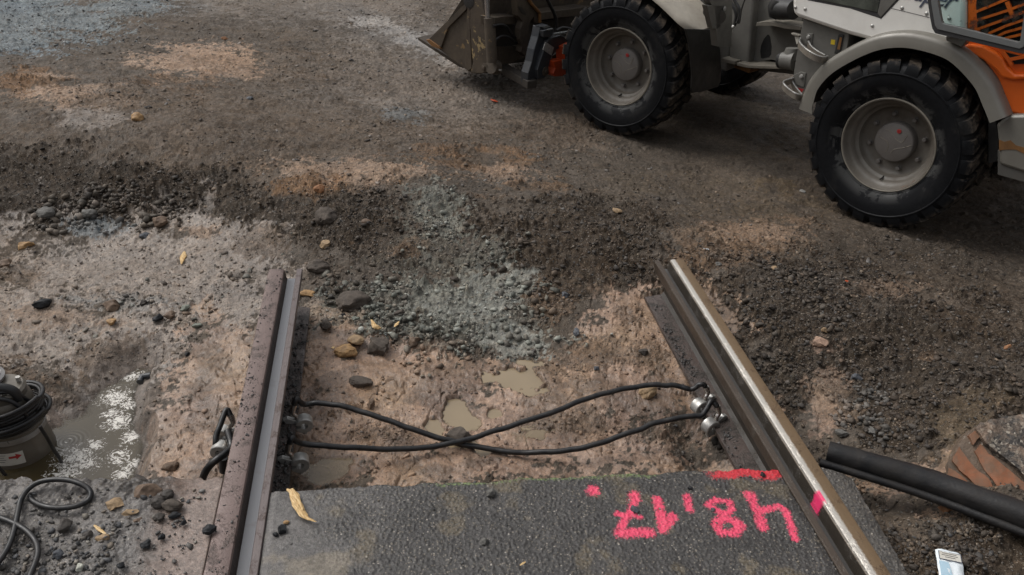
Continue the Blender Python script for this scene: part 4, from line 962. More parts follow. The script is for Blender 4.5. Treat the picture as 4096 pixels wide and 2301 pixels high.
# step box and its steps
sb = splate('step_box', [z2(1970, 250), z2(1940, 400), z2(1905, 600), z2(1870, 800), z2(1845, 960), z2(1830, 1060), z2(1860, 1110), z2(1935, 1160), z2(1990, 1190), z2(2400, 900), z2(2520, 700), z2(2560, 430)], RFr, -.07, .25, 'grey')
splate('step_plate', [z2(1940, 925), z2(2005, 940), z2(1980, 1120), z2(1965, 1125), z2(1870, 1090), z2(1850, 960)], RFr, -.064, .008, 'grey', sb)
splate('step_plate', [z2(2035, 430), z2(2095, 430), z2(2080, 560), z2(2040, 600), z2(1990, 560), z2(2010, 440)], RFr, -.064, .008, 'grey', sb)
for a, b in [z2(1950, 985), z2(2043, 475)]:
    MB().lathe([(.012, 0), (.012, .004), (.009, .005), (.009, .012), (0, .013)], RFr.side(a, b, -.064), RFr.l, RFr.f, 6).build('bolt', M_['zinc'], sb)
splate('warning_sticker', [z2(2330, 510), z2(2382, 515), z2(2372, 578), z2(2322, 570)], RFr, -.068, .002, 'yellow', sb, bevel=None)
splate('level_gauge', [z2(2425, 440), z2(2490, 450), z2(2440, 700), z2(2365, 690)], RFr, -.062, .01, 'blackmetal', sb)
splate('gauge_glass', [z2(2440, 480), z2(2470, 485), z2(2440, 640), z2(2405, 635)], RFr, -.0605, .003, 'rustedge', sb, bevel=None)
def step(ptsA, ptsB, hgt):
    mb = MB(); g = MB()
    for pts in (ptsA, ptsB):
        q = cat(pts, 10)
        for a, b in zip(q[:-1], q[1:]):
            mb.add([a, b, b - A([0, 0, hgt]), a - A([0, 0, hgt])], [[0, 1, 2, 3]])
        # serrated top edge
        L_ = 0
        for i, (a, b) in enumerate(zip(q[:-1], q[1:])): g.tube([a, b], .0032 if i % 2 else .0048, 6)
    o = mb.build('step', M_['grill'], sb); m = o.modifiers.new('solid', 'SOLIDIFY'); m.thickness = .005; m.offset = 0
    g.build('serrated_edge', M_['zinc'], sb)
SA = [RFr.side(*z2(1935, 490), -.065), RFr.side(*z2(1925, 540), -.02), RFr.side(*z2(2010, 630), .04), RFr.side(*z2(2130, 705), .05), RFr.side(*z2(2230, 735), .02), RFr.side(*z2(2290, 722), -.06)]
SB = [RFr.side(*z2(2040, 530), -.065), RFr.side(*z2(2080, 600), -.055), RFr.side(*z2(2160, 660), -.05), RFr.side(*z2(2250, 710), -.05)]
step(SA, SB, .03)
SC = [RFr.side(*z2(1845, 1003), -.065), RFr.side(*z2(1780, 1022), -.03), RFr.side(*z2(1715, 1052), .01), RFr.side(*z2(1740, 1100), .03), RFr.side(*z2(1820, 1170), .035), RFr.side(*z2(1905, 1215), .03), RFr.side(*z2(1955, 1225), -.03)]
SD = [RFr.side(*z2(1820, 1010), -.065), RFr.side(*z2(1850, 1080), -.06), RFr.side(*z2(1900, 1150), -.055), RFr.side(*z2(1955, 1212), -.05)]
step(SC, SD, .03)
splate('red_reflector', [z2(1885, 1125), z2(1980, 1150), z2(1950, 1190), z2(1915, 1190)], RFr, -.069, .004, 'redlab', sb, bevel=None)
splate('tie_bracket', [z2(1808, 425), z2(1820, 455), z2(1915, 478), z2(1930, 455)], RFr, -.09, .03, 'greylt', LD)
splate('tie_tag', [z2(1860, 470), z2(1915, 478), z2(1900, 560), z2(1885, 572)], RFr, -.10, .004, 'white', LD, bevel=None)
MB().tube([RFr.side(*z2(1700, 780), -.14), RFr.side(*z2(1755, 780), -.14), RFr.side(*z2(1870, 790), -.14)], [.045, .045, .05], 18).build('steering_cylinder', M_['grey'], LD, smooth=40)
MB().tube([RFr.side(*z2(1665, 780), -.14), RFr.side(*z2(1705, 780), -.14)], [.04, .046], 18).build('cylinder_cap', M_['blackmetal'], LD, smooth=40)
MB().tube([RFr.side(*z2(1830, 620), -.15), RFr.side(*z2(1815, 760), -.15)], [.034, .046], 16).build('cylinder_boss', M_['grey'], LD, smooth=40)

# centre frame
cf = splate('centre_frame', [z2(1050, -150), z2(1050, 250), z2(1010, 780), z2(1115, 800), z2(1260, 825), z2(1285, 600), z2(1345, -150)], RFr, -.36, .30, 'grey', bevel=.012)
splate('centre_web', [z2(1280, -150), z2(1265, 820), z2(1560, 770), z2(1680, 800), z2(1780, 760), z2(1900, 600), z2(1960, 250), z2(1980, -150)], RFr, -.42, .25, 'grey', cf)
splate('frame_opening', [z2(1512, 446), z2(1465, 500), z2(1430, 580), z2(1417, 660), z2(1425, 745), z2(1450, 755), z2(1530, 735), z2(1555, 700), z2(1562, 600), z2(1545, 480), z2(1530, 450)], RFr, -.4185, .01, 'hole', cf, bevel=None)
def ledge(name, pts, fr, off, wdt, mat, dz=.02, up=0):
    """horizontal plate: near edge follows pts on the side plane, reaching back by wdt"""
    q = [fr.side(*z2(*p), off) for p in pts]; v = []
    mb = MB(); n = len(q)
    top = q + [p - fr.l * wdt for p in q][::-1]; mb.prism(top, A([0, 0, -dz])); return mb.build(name, M_[mat], LD, bevel=.003)
ledge('frame_ledge', [(918, 745), (1000, 770), (1097, 790)], RFr, -.30, .3, 'greylt')
ledge('frame_ledge', [(1118, 805), (1265, 838), (1460, 845), (1690, 850)], RFr, -.30, .3, 'greylt', .018)
ledge('cab_bracket', [(1370, 290), (1500, 275), (1600, 285), (1740, 318), (1950, 340)], RFr, -.28, .22, 'greylt', .022)
splate('chassis', [z2(700, -200), z2(700, 820), z2(1120, 880), z2(1850, 960), z2(2300, 900), z2(2300, -200)], RFr, -.60, .25, 'grey')
cplate('frame_rear_plate', [z2(690, -100), z2(830, 120), z2(870, 600), z2(1050, 600), z2(1060, -100)], FFr, -.60, .04, 'grey')
splate('skid_plate', [z2(1085, 845), z2(1300, 885), z2(1290, 925), z2(1270, 945), z2(1080, 870)], RFr, -.40, .1, 'rustedge')
MB().tube([RFr.side(*z2(1640, 120), -.30), RFr.side(*z2(1850, 130), -.26)], [.055, .05], 18).build('air_intake_pipe', M_['blackmetal'], LD, smooth=40)
MB().tube([RFr.side(*z2(1690, 0), -.30), RFr.side(*z2(1655, 90), -.30), RFr.side(*z2(1650, 200), -.31)], [.05, .06, .05], 18).build('rubber_bellows', M_['blackmetal'], LD, smooth=40)
MB().tube([FFr.cross(*z2(760, 120), -.50), FFr.cross(*z2(850, 190), -.56), FFr.cross(*z2(900, 230), -.60)], [.04, .045, .035], 20).build('axle_housing', M_['greydark'], LD, smooth=40)
cplate('housing_flange', [z2(730, 70), z2(980, 68), z2(1000, 110), z2(900, 360), z2(870, 380), z2(800, 370)], FFr, -.60, .03, 'grey')
MB().lathe([(.013, 0), (.012, .006), (0, .008)], FFr.cross(*z2(955, 112), -.605), -FFr.f, FFr.l, 12).build('bolt', M_['zinc'], LD)
splate('frame_opening', [z2(930, 350), z2(950, 305), z2(1000, 300), z2(1030, 330), z2(1035, 400), z2(1000, 460), z2(950, 440)], RFr, -.358, .01, 'hole', LD, bevel=None)
hz = MB(); hz.tube(cat([RFr.side(*z2(a, b), -.28) for a, b in [(1000, -60), (1040, 40), (1090, 120), (1110, 200), (1100, 280), (1070, 350)]], 6), .011, 10); hz.tube(cat([RFr.side(*z2(a, b), -.25) for a, b in [(1060, -60), (1100, 30), (1145, 120), (1150, 220), (1125, 300)]], 6), .010, 10)
hz.build('hydraulic_hose', M_['rubbercable'], LD, smooth=50)
MB().tube(cat([RFr.side(*z2(a, b), -.24) for a, b in [(1240, -60), (1210, 20), (1175, 130), (1150, 300)]], 6), .0045, 8).build('thin_cable', M_['rubbercable'], LD)
MB().tube([RFr.side(*z2(1085, 345), -.26), RFr.side(*z2(1020, 360), -.26), RFr.side(*z2(955, 405), -.28)], [.009, .014, .011], 10).build('hose_coupling', M_['zinc'], LD)

# ---- bucket
BO = .12
def B1(pts, off=BO): return [FFr.side(*z1(*p), off) for p in pts]
bk_out = [(95, 640), (140, 628), (440, 330), (760, 10), (790, -120), (1010, -120), (1060, 300), (1095, 700), (1115, 1000), (1110, 1120), (1060, 1180), (960, 1190), (830, 1180), (780, 1150), (700, 1090), (500, 945), (300, 785), (190, 745)]
bk = MB().prism(B1(bk_out), -FFr.l * .03).build('bucket', M_['bucket'], LD, bevel=.004)
splate('side_rim', [z1(*q) for q in [(140, 628), (440, 330), (760, 10), (790, -60), (770, -120), (745, 155), (450, 450), (330, 780), (300, 760), (190, 690)]], FFr, BO + .014, .018, 'bucket', bk, bevel=.004)
splate('side_rib', [z1(*q) for q in [(770, -60), (755, 200), (750, 450), (730, 800), (715, 1095), (765, 1150), (830, 1100), (815, 700), (800, 300), (850, -60)]], FFr, BO + .010, .012, 'bucket2', bk, bevel=.003)
splate('side_arm', [z1(*q) for q in [(880, -120), (985, -60), (1050, 260), (1075, 600), (1105, 960), (1112, 1090), (1085, 1150), (1000, 1185), (880, 1180), (815, 1160), (850, 1000), (830, 850), (815, 600), (800, 350), (810, 160), (840, 0)]], FFr, BO + .028, .03, 'bucket2', bk, bevel=.005)
splate('cutting_edge', [z1(*q) for q in [(92, 640), (145, 632), (305, 745), (330, 790), (280, 785), (185, 745)]], FFr, BO + .022, .05, 'rustedge', bk, bevel=.003)
MB().lathe([(.03, 0), (.03, .008), (.016, .010), (.014, .022), (0, .024)], FFr.side(*z1(1045, 1090), BO + .028), FFr.l, FFr.f, 16).build('pivot_pin', M_['bucket'], bk, smooth=40)
MB().lathe([(.045, 0), (.045, .02), (.03, .022), (0, .022)], FFr.side(*z1(815, 15), BO + .01), FFr.l, FFr.f, 20).build('pivot_pin', M_['blackmetal'], bk, smooth=40)
# shell across the width
WB = 1.95
shell = [(.93, .62), (.96, .30), (.985, .05), (.96, -.10), (.965, -.20), (1.02, -.235), (1.20, -.25), (1.55, -.16), (1.60, -.145), (1.60, -.125), (1.20, -.225), (1.03, -.21), (.99, -.185), (.985, -.09), (1.01, .06), (.985, .30), (.955, .62)]
mb = MB(); mb.prism([FFr.pt(a, BO - .03, b) for a, b in shell], -FFr.l * WB); sh = mb.build('bucket_shell', M_['bucket'], bk, bevel=.003)
mb = MB(); mb.prism([FFr.pt(a, BO - .03 - WB, b) for a, b in [(.93, .62), (.985, .05), (.965, -.2), (1.02, -.235), (1.2, -.25), (1.6, -.145), (1.2, .25), (1.1, .6)]], -FFr.l * .03); mb.build('far_side_plate', M_['bucket'], bk)
# rear of the bucket, facing the machine
cplate('rear_beam', [z1(*q) for q in [(1155, 290), (1400, 262), (1560, 262), (1660, 350), (1655, 385), (1340, 400), (1165, 425)]], FFr, .86, .10, 'bucket', bk)
cplate('rear_beam', [z1(*q) for q in [(1930, 205), (2560, 130), (2700, 110), (2700, 210), (2560, 250), (1950, 325)]], FFr, .84, .12, 'bucket', bk)
M_['darksteel'] = paint('dark_recess_steel', (.032, .028, .024), (.05, .04, .03), .4, 5, .55, .1, .001)  # near-black steel: darkness of recess, slot and eye put into the colour
cplate('rear_recess', [z1(*q) for q in [(1150, 420), (1700, 380), (2800, 210), (2800, 700), (1700, 1000), (1400, 1030), (1160, 1020)]], FFr, .925, .02, 'darksteel', bk)
cplate('rear_foot', [z1(*q) for q in [(1200, 760), (1500, 740), (1620, 720), (1800, 860), (1730, 920), (1430, 1030), (1230, 1060), (1200, 950)]], FFr, .90, .02, 'bucket', bk)
cplate('hook_bracket', [z1(*q) for q in [(1540, -120), (1580, 260), (1655, 350), (1620, 470), (1610, 640), (1640, 740), (1620, 840), (1700, 915), (1770, 930), (1830, 860), (1830, 740), (1790, 660), (1760, 560), (1755, 420), (1790, 330), (1835, 270), (1850, 360), (1890, 385), (1905, 290), (1915, 210), (1880, 170), (1800, 100), (1730, -20), (1720, -120)]], FFr, .80, .05, 'bucket', bk)
cplate('slot', [z1(*q) for q in [(1585, 105), (1640, 120), (1700, 210), (1720, 240), (1690, 240), (1640, 215), (1600, 150)]], FFr, .797, .004, 'darksteel', bk, bevel=None)
strip_ = MB().tube([FFr.cross(*z1(a, b), .79) for a, b in [(1715, -60), (1790, 60), (1880, 160), (1925, 215), (1925, 360)]], .011, 8).build('worn_edge', M_['rustedge'], bk)
cplate('hook_eye', [z1(*q) for q in [(1735, 880), (1760, 850), (1800, 860), (1810, 890), (1780, 915), (1745, 910)]], FFr, .796, .004, 'darksteel', bk, bevel=None)
# tilt cylinder on the bucket
cy = MB().tube([FFr.side(*z1(1110, 290), BO + .05), FFr.side(*z1(1130, 520), BO + .05), FFr.side(*z1(1160, 1000), BO + .05)], [.034, .036, .034], 20).build('tilt_cylinder', M_['bucket'], bk, smooth=40)
MB().tube([FFr.side(*z1(1064, -200), BO + .05), FFr.side(*z1(1092, 295), BO + .05)], .0165, 16).build('cylinder_rod', M_['chrome'], bk, smooth=50)
MB().tube([FFr.side(*z1(1140, 1075), BO + .03), FFr.side(*z1(1195, 1080), BO - .01), FFr.side(*z1(1260, 1085), BO - .04)], [.045, .048, .044], 20).build('cylinder_eye', M_['bucket'], bk, smooth=40)
MB().tube([FFr.side(*z1(1270, 1125), BO), FFr.side(*z1(1312, 1130), BO)], .006, 8).build('grease_nipple', M_['zinc'], bk)
hz = MB()
for q in ([(1170, 420), (1300, 400), (1400, 440), (1480, 560), (1560, 620), (1640, 600)], [(1215, 900), (1200, 700), (1240, 620), (1330, 580), (1440, 610), (1540, 690), (1640, 680)]):
    hz.tube(cat([FFr.cross(*z1(a, b), .84) for a, b in q], 6), .010, 8)
hz.tube(cat([FFr.cross(*z1(a, b), .74) for a, b in [(2020, -60), (2110, 120), (2180, 280), (2190, 420), (2175, 510)]], 6), .012, 8)
hz.tube(cat([FFr.cross(*z1(a, b), .66) for a, b in [(2190, 500), (2290, 450), (2420, 470)]], 6), .011, 8)
hz.build('hydraulic_hose', M_['rubbercable'], bk, smooth=50)
# quick coupler
cpq = cplate('quick_coupler', [z1(*q) for q in [(1935, 430), (2110, 440), (2060, 640), (1990, 800), (1930, 1000), (1880, 1130), (1890, 1290), (1800, 1370), (1735, 1360), (1740, 1180), (1800, 1000), (1840, 800), (1900, 600)]], FFr, .58, .06, 'coupler', LD, bevel=.005)
cplate('coupler_top', [z1(*q) for q in [(1935, 430), (2055, 402), (2110, 436), (2110, 455), (1990, 478)]], FFr, .575, .05, 'coupler', cpq)
cplate('coupler_label', [z1(*q) for q in [(1960, 434), (2050, 408), (2100, 434), (1995, 460)]], FFr, .572, .002, 'alu', cpq, bevel=None)
cplate('lock_block', [z1(*q) for q in [(1985, 500), (2045, 480), (2150, 470), (2140, 560), (2100, 600), (1990, 600)]], FFr, .55, .05, 'coupler', cpq)
cplate('lock_latch', [z1(*q) for q in [(2045, 476), (2140, 456), (2152, 478), (2060, 500)]], FFr, .545, .01, 'alu', cpq)
cplate('coupler_arm', [z1(*q) for q in [(2060, 640), (2140, 600), (2260, 570), (2380, 600), (2500, 700), (2500, 800), (2330, 770), (2200, 800), (2110, 940), (2070, 1080), (2080, 1180), (2000, 1260), (1900, 1280), (1890, 1130), (1940, 960), (2010, 760)]], FFr, .55, .05, 'coupler', cpq, bevel=.006)
cplate('coupler_plate', [z1(*q) for q in [(2020, 675), (2155, 765), (2115, 895), (1978, 800)]], FFr, .547, .004, 'zinc', cpq, bevel=None)
cplate('coupler_inner', [z1(*q) for q in [(2130, 900), (2330, 780), (2480, 780), (2480, 1200), (2110, 1210), (2080, 1090)]], FFr, .60, .02, 'darksteel', cpq)
cplate('lift_arm_foot', [z1(*q) for q in [(2145, 990), (2320, 960), (2345, 1090), (2480, 1120), (2480, 1215), (2180, 1235), (2140, 1190), (2175, 1100)]], FFr, .52, .06, 'red', LD, bevel=.006)
MB().lathe([(.03, 0), (.03, .006), (.012, .008), (.012, .014), (0, .015)], FFr.cross(*z1(2010, 1145), .548), -FFr.f, FFr.l, 14).build('pivot_pin', M_['bucket'], cpq, smooth=40)
mb = MB()
for k in range(6):
    p = FFr.cross(*z1(2170 + 55 * k, 550 - 9 * k), .54); mb.box(p, .018, .03, .012, (FFr.f, FFr.l, FFr.u))
mb.build('cable_guide', M_['alu'], cpq)
# low bar under the coupler
q0 = FFr.cross(*z1(1370, 1090), .88); q1 = FFr.cross(*z1(1740, 1300), .60); t = (q1 - q0); L_ = np.linalg.norm(t); t /= L_; v = np.cross(A([0, 0, 1.]), t); v /= np.linalg.norm(v)
MB().box((q0 + q1) / 2 - A([0, 0, .01]), L_ + .1, .07, .05, (t, v, np.cross(t, v))).build('coupler_foot', M_['darksteel'], cpq, bevel=.004)
cplate('lift_arm', [z1(*q) for q in [(2330, 760), (2450, 700), (2480, 1000), (2350, 990)]], FFr, .5, .08, 'red', LD)
# front frame block and undercarriage mass so light does not leak through
MB().box(FFr.pt(-.05, -.72, .28), .9, .60, .55, (FFr.f, FFr.l, FFr.u)).build('front_frame', M_['grey'], LD, bevel=.01)
MB().box(RFr.pt(-.05, -.72, .35), 1.1, .75, .60, (RFr.f, RFr.l, RFr.u)).build('rear_frame', M_['grey'], LD, bevel=.01)
MB().box(RFr.pt(.05, -.70, 1.15), 1.15, 1.1, 1.1, (RFr.f, RFr.l, RFr.u)).build('cab', M_['silver'], LD, bevel=.03)
MB().box(RFr.pt(-.75, -.68, .62), .75, 1.15, .75, (RFr.f, RFr.l, RFr.u)).build('engine_hood', M_['orange'], LD, bevel=.03)

# ------------------------------------------------------------------ rail clamps and their cables
def mesh_cable(name, pts, r, label, cat_, group=None, mat='rubbercable', parent=None, jitter=0.0, n=8):
    q = cat(pts, n)
    if jitter:
        q = [p + A([(vnoise(A([i * .35]), A([1.0]), 5)[0] - .5), (vnoise(A([i * .35]), A([9.0]), 6)[0] - .5), (vnoise(A([i * .35]), A([19.0]), 7)[0] - .5)]) * jitter for i, p in enumerate(q)]
    c0 = sum(pts) / len(pts)
    o = MB().tube(q, r, 12).build(name, M_[mat], parent, loc=None if parent is not None else c0, smooth=50)
    if label: tag(o, label, cat_, group)
    return o
CG = 'rail clamps gripping the rail feet'
def clamp(cpx, cpy, side, label, z=-.172, lugpx=None, yaw=0.0):
    c = W(cpx, cpy, z); o = empty('rail_clamp', c, label, 'clamp', CG)
    X = A([math.cos(yaw), math.sin(yaw), 0]) * side; Y = A([-math.sin(yaw), math.cos(yaw), 0]); Z = A([0, 0, 1.])
    R1_, R0, hw = .0265, .0110, .0165
    mb = MB(); n = 40; ang = [math.radians(198 + (i / n) * 325) for i in range(n + 1)]     # C ring open towards the rail
    vs = []
    for a in ang:
        d = X * math.cos(a) + Z * math.sin(a)
        for (r, y) in ((R0, -hw), (R1_ - .002, -hw), (R1_, -hw + .002), (R1_, hw - .002), (R1_ - .002, hw), (R0, hw)): vs.append(c + d * r + Y * y)
    m_ = 6; mb.add(vs, [[i * m_ + j, i * m_ + (j + 1) % m_, (i + 1) * m_ + (j + 1) % m_, (i + 1) * m_ + j] for i in range(n) for j in range(m_)] + [list(range(m_)), [n * m_ + j for j in range(m_)][::-1]])
    b = mb.build('clamp_body', M_['zinc'], o, smooth=35)
    MB().prism([c + X * a + Z * b_ - Y * .006 for a, b_ in [(-.020, -.006), (-.052, .010), (-.060, .026), (-.046, .030), (-.028, .020), (-.012, .014)]], Y * .016).build('clamp_jaw', M_['zinc'], o, bevel=.002)
    MB().lathe([(.0135, -.012), (.0135, -.004), (.011, -.003), (.008, .002), (.008, .014), (0, .014)], c + X * .0 + Z * -.024, -Z, X, 8).build('clamp_screw', M_['zinc'], o, smooth=40)
    # tinned lug
    l0 = c + X * -.022 + Z * .016; l1 = c + X * -.030 + Z * .040 + Y * .006; l2 = c + X * -.024 + Z * .062 + Y * .014
    q = cat([l0, (l0 + l1) / 2 + X * .005, l1, l2], 4); mb = MB(); N_ = len(q)
    mb.tube(q, [.0055 + .0045 * (i / (N_ - 1)) for i in range(N_)], 10); mb.build('cable_lug', M_['lead'], o, smooth=50)
    return o, l2
c1, e1 = clamp(1216, 1693, 1, 'zinc rail clamp on the left rail foot, upper of the two facing the puddles', yaw=.15)
c2, e2 = clamp(1200, 1850, 1, 'zinc rail clamp on the left rail foot, lower one nearest the asphalt edge', yaw=.15)
c3, e3 = clamp(2798, 1626, -1, 'zinc rail clamp on the right rail foot, farther of its pair', yaw=.35)
c4, e4 = clamp(2842, 1706, -1, 'zinc rail clamp on the right rail foot, nearer one beside black rubble', yaw=.35)
c5, e5 = clamp(894, 1738, -1, 'rail clamp with an orange brown blot, behind its neighbour left of the rail', z=-.165, yaw=-.15)
c6, e6 = clamp(882, 1800, -1, 'silver rail clamp half hidden by a thick black cable left of the rail', z=-.165, yaw=-.15)
def pc(px, py, z): return P(px, py, z)
cabA = [e1, e1 + A([.008, .006, .018]), pc(766, 1017, -.12), pc(800, 1013, -.12), pc(860, 1022, -.125), pc(930, 1042, -.14), pc(1010, 1070, -.16), pc(1090, 1097, -.185), pc(1180, 1121, -.205), pc(1290, 1138, -.21), pc(1400, 1137, -.19), pc(1490, 1120, -.17), pc(1570, 1094, -.15), pc(1650, 1065, -.135), pc(1720, 1050, -.125), pc(1765, 1044, -.12), e4 + A([-.02, .01, .012]), e4]
cabB = [e2, e2 + A([.008, .004, .016]), pc(760, 1115, -.125), pc(820, 1121, -.14), pc(900, 1127, -.16), pc(1000, 1130, -.185), pc(1090, 1124, -.190), pc(1180, 1104, -.185), pc(1290, 1070, -.17), pc(1390, 1038, -.155), pc(1480, 1003, -.14), pc(1560, 980, -.13), pc(1640, 969, -.12), pc(1700, 971, -.12), pc(1740, 980, -.125), e3 + A([-.015, .006, .008]), e3]
GC = 'black return cables joining the rails'
mesh_cable('cable', cabA, .0086, 'black rubber cable from the upper left clamp, passing under the crossing', 'cable', GC, jitter=.004)
mesh_cable('cable', cabB, .0086, 'black rubber cable from the lower left clamp, passing over the crossing', 'cable', GC, jitter=.004)
mesh_cable('cable', [e5 + A([0, 0, -.004]), e5 + A([-.012, .01, .012]), W(880, 1705, -.115), W(866, 1740, -.13), W(862, 1780, -.15), W(864, 1830, -.20)], .0085, 'short black cable looping round the far clamp left of the rail', 'cable')
mesh_cable('cable', [e6, W(925, 1785, -.12), W(900, 1815, -.115), W(868, 1838, -.115), W(840, 1862, -.13), W(818, 1895, -.16), W(806, 1930, -.20), W(795, 1965, -.23)], .0105, 'thick black cable bending down from the near clamp left of the rail', 'cable')
MB().tube([W(893, 1830, -.17), W(893, 1860, -.20), W(896, 1882, -.225)], [.013, .012, .014], 12).build('clamp_screw', M_['coupler'], c6, smooth=50)

# cable on the muddy road
def RC(x, y, z=.010): return P(x * .3917, 880.4 + y * .3917, z + .010)
q = [RC(-160, 1560), RC(0, 1350), RC(60, 1250), RC(95, 1140), RC(115, 1040), RC(135, 960, .012), RC(180, 895, .016), RC(250, 850, .022), RC(340, 833, .028), RC(430, 836, .03), RC(510, 858, .028), RC(565, 890, .022), RC(584, 930, .016), RC(560, 970), RC(490, 1003), RC(400, 1016), RC(310, 1010), RC(240, 988, .006), RC(195, 955, .002), RC(190, 925, -.004)]
mesh_cable('cable', q, .0064, 'thin black cable making a big loop on the muddy road by the pump', 'cable')
q = [RC(-120, 1040), RC(0, 1078), RC(70, 1105), RC(130, 1135), RC(190, 1180), RC(235, 1245), RC(242, 1310), RC(222, 1380), RC(190, 1460), RC(170, 1560)]
mesh_cable('cable', q, .0064, 'thin black cable curving down the lower left corner of the road', 'cable')

# ------------------------------------------------------------------ rubber rail profile lying right of the rail
M_['rubberprofile'] = paint('profile_rubber', (.011, .011, .012), (.045, .036, .028), .3, 16, .5, 0, .002, None, 0, .35)
def pipe():
    cl = [P(2082, 1136, -.02), P(2200, 1170, -.015), P(2350, 1217, -.01), P(2576, 1300, .01), P(2750, 1370, .02)]
    q = cat(cl, 10); n = len(q); vs = []; m_ = 22
    for i, p in enumerate(q):
        t = q[min(i + 1, n - 1)] - q[max(i - 1, 0)]; t /= np.linalg.norm(t); s_ = np.cross(t, A([0, 0, 1.])); s_ /= np.linalg.norm(s_); u_ = np.cross(s_, t)
        f = i / (n - 1); R_ = .029 + .010 * f
        # section: round back, two grooves and a flat lip towards the viewer
        for k in range(m_):
            a = 2 * math.pi * k / m_; r_ = R_ * (1 + .09 * (float(vnoise(A([i * .5]), A([k * .9]), 9)[0]) - .5))
            dx, dz = math.cos(a) * r_, math.sin(a) * r_
            if -2.0 < ((a + math.pi) % (2 * math.pi)) - math.pi < -.05: dx *= 1.0; dz *= .9
            vs.append(p + s_ * dx + u_ * dz)
    mb = MB(); mb.add(vs, [[i * m_ + k, i * m_ + (k + 1) % m_, (i + 1) * m_ + (k + 1) % m_, (i + 1) * m_ + k] for i in range(n - 1) for k in range(m_)] + [list(range(m_)), [(n - 1) * m_ + k for k in range(m_)][::-1]])
    for (off, dz, r_) in ((.030, -.020, .012),):
        pts = []
        for i, p in enumerate(q):
            t = q[min(i + 1, n - 1)] - q[max(i - 1, 0)]; t /= np.linalg.norm(t); s_ = np.cross(t, A([0, 0, 1.])); s_ /= np.linalg.norm(s_)
            pts.append(p + s_ * off * (1 + .3 * i / n) + A([0, 0, dz]))
        pts[0] = pts[0] - A([.012, -.004, 0]); mb.tube(pts, r_, 10)
    o = mb.build('rubber_profile', M_['rubberprofile'], None, loc=cl[2], smooth=60)
    tag(o, 'thick black rubber rail profile running from the right rail out of the picture', 'rubber strip')
pipe()

# ------------------------------------------------------------------ stones
def ico(sub):
    bm = bmesh.new(); bmesh.ops.create_icosphere(bm, subdivisions=sub, radius=1); v = A([list(x.co) for x in bm.verts]); f = [[q.index for q in p.verts] for p in bm.faces]; bm.free(); return v, f
I3 = ico(4); I1 = ico(2)
def rockshape(seed, base, ang=.5, lump=.20):
    r = np.random.default_rng(seed); v = base[0].copy()
    for _ in range(16 if ang > .35 else 10):
        n = r.normal(size=3); n /= np.linalg.norm(n); d = r.uniform(.48, .80) if ang > .35 else r.uniform(.70, .92)
        s_ = v @ n; v = np.where((s_ > d)[:, None], v - np.outer(s_ - d, n) * (.92 if ang > .3 else .6), v)
    ph = r.uniform(0, 50)
    nn = (fbm(v[:, 0] * 1.0 + ph, v[:, 1] + v[:, 2] * .7, 1.6, 3, seed) - .5) * lump * 2 + (fbm(v[:, 2] + ph, v[:, 1] - v[:, 0] * .7, 6, 3, seed + 3) - .5) * lump * .9
    return v * (1 + nn)[:, None]
STONEM = {}
def smat(kind):
    if kind not in STONEM:
        base, wet = {'black': ((.018, .019, .021), .6), 'dark': ((.062, .054, .048), .5), 'grey': ((.125, .12, .11), .5), 'green': ((.17, .18, .15), .5), 'brown': ((.15, .105, .075), .45),
                     'tan': ((.30, .21, .125), .4), 'golden': ((.34, .21, .10), .5), 'orange': ((.28, .14, .07), .4), 'pink': ((.33, .22, .16), .4), 'pale': ((.42, .42, .36), .4), 'slate': ((.09, .095, .105), .6), 'red': ((.42, .08, .03), .35), 'clod': ((.085, .070, .058), .2)}[kind]
        STONEM[kind] = stone_mat('stone_' + kind, False, base, wet)
    return STONEM[kind]
def onroad(x, y): return (y < 1.55 and x < -.66) or (y < 1.525 and x < .84)
SEED = [100]
def stone(px, py, wd, ht, kind, label, ang=.6, name='stone', flat=.62, group=None, z=None, sink=.30, rot=None):
    """wd, ht: size in full-view pixels"""
    SEED[0] += 1; r = np.random.default_rng(SEED[0])
    c = gp(px, py) if z is None else P(px, py, z)
    if z is None:
        zz = float(Hfull(A([c[0]]), A([c[1]]))[0]); c = P(px, py, zz)
        zz = float(Hfull(A([c[0]]), A([c[1]]))[0]); c = P(px, py, zz)
    sc_ = np.linalg.norm(c - CAMLOC) / (FPX / S)
    a = wd * sc_ / 2 * 1.12; b_ = max(ht * sc_ / 2 * 1.15, a * .45)
    v = rockshape(SEED[0], I3, ang) * A([a, min(b_ * 1.15, a * 1.3), b_ * flat * 1.35])
    th = r.uniform(-.4, .4) if rot is None else rot
    cs, sn = math.cos(th), math.sin(th); v = np.c_[v[:, 0] * cs - v[:, 1] * sn, v[:, 0] * sn + v[:, 1] * cs, v[:, 2]]
    lo = v[:, 2].min(); h = v[:, 2].max() - lo
    v[:, 2] += -lo - h * sink
    o = mk(name, v + c, I3[1], smat(kind), loc=c); autosmooth(o, 38); tag(o, label, 'clod' if name == 'mud_clod' else ('coal' if name == 'coal_lump' else 'stone'), group); return o
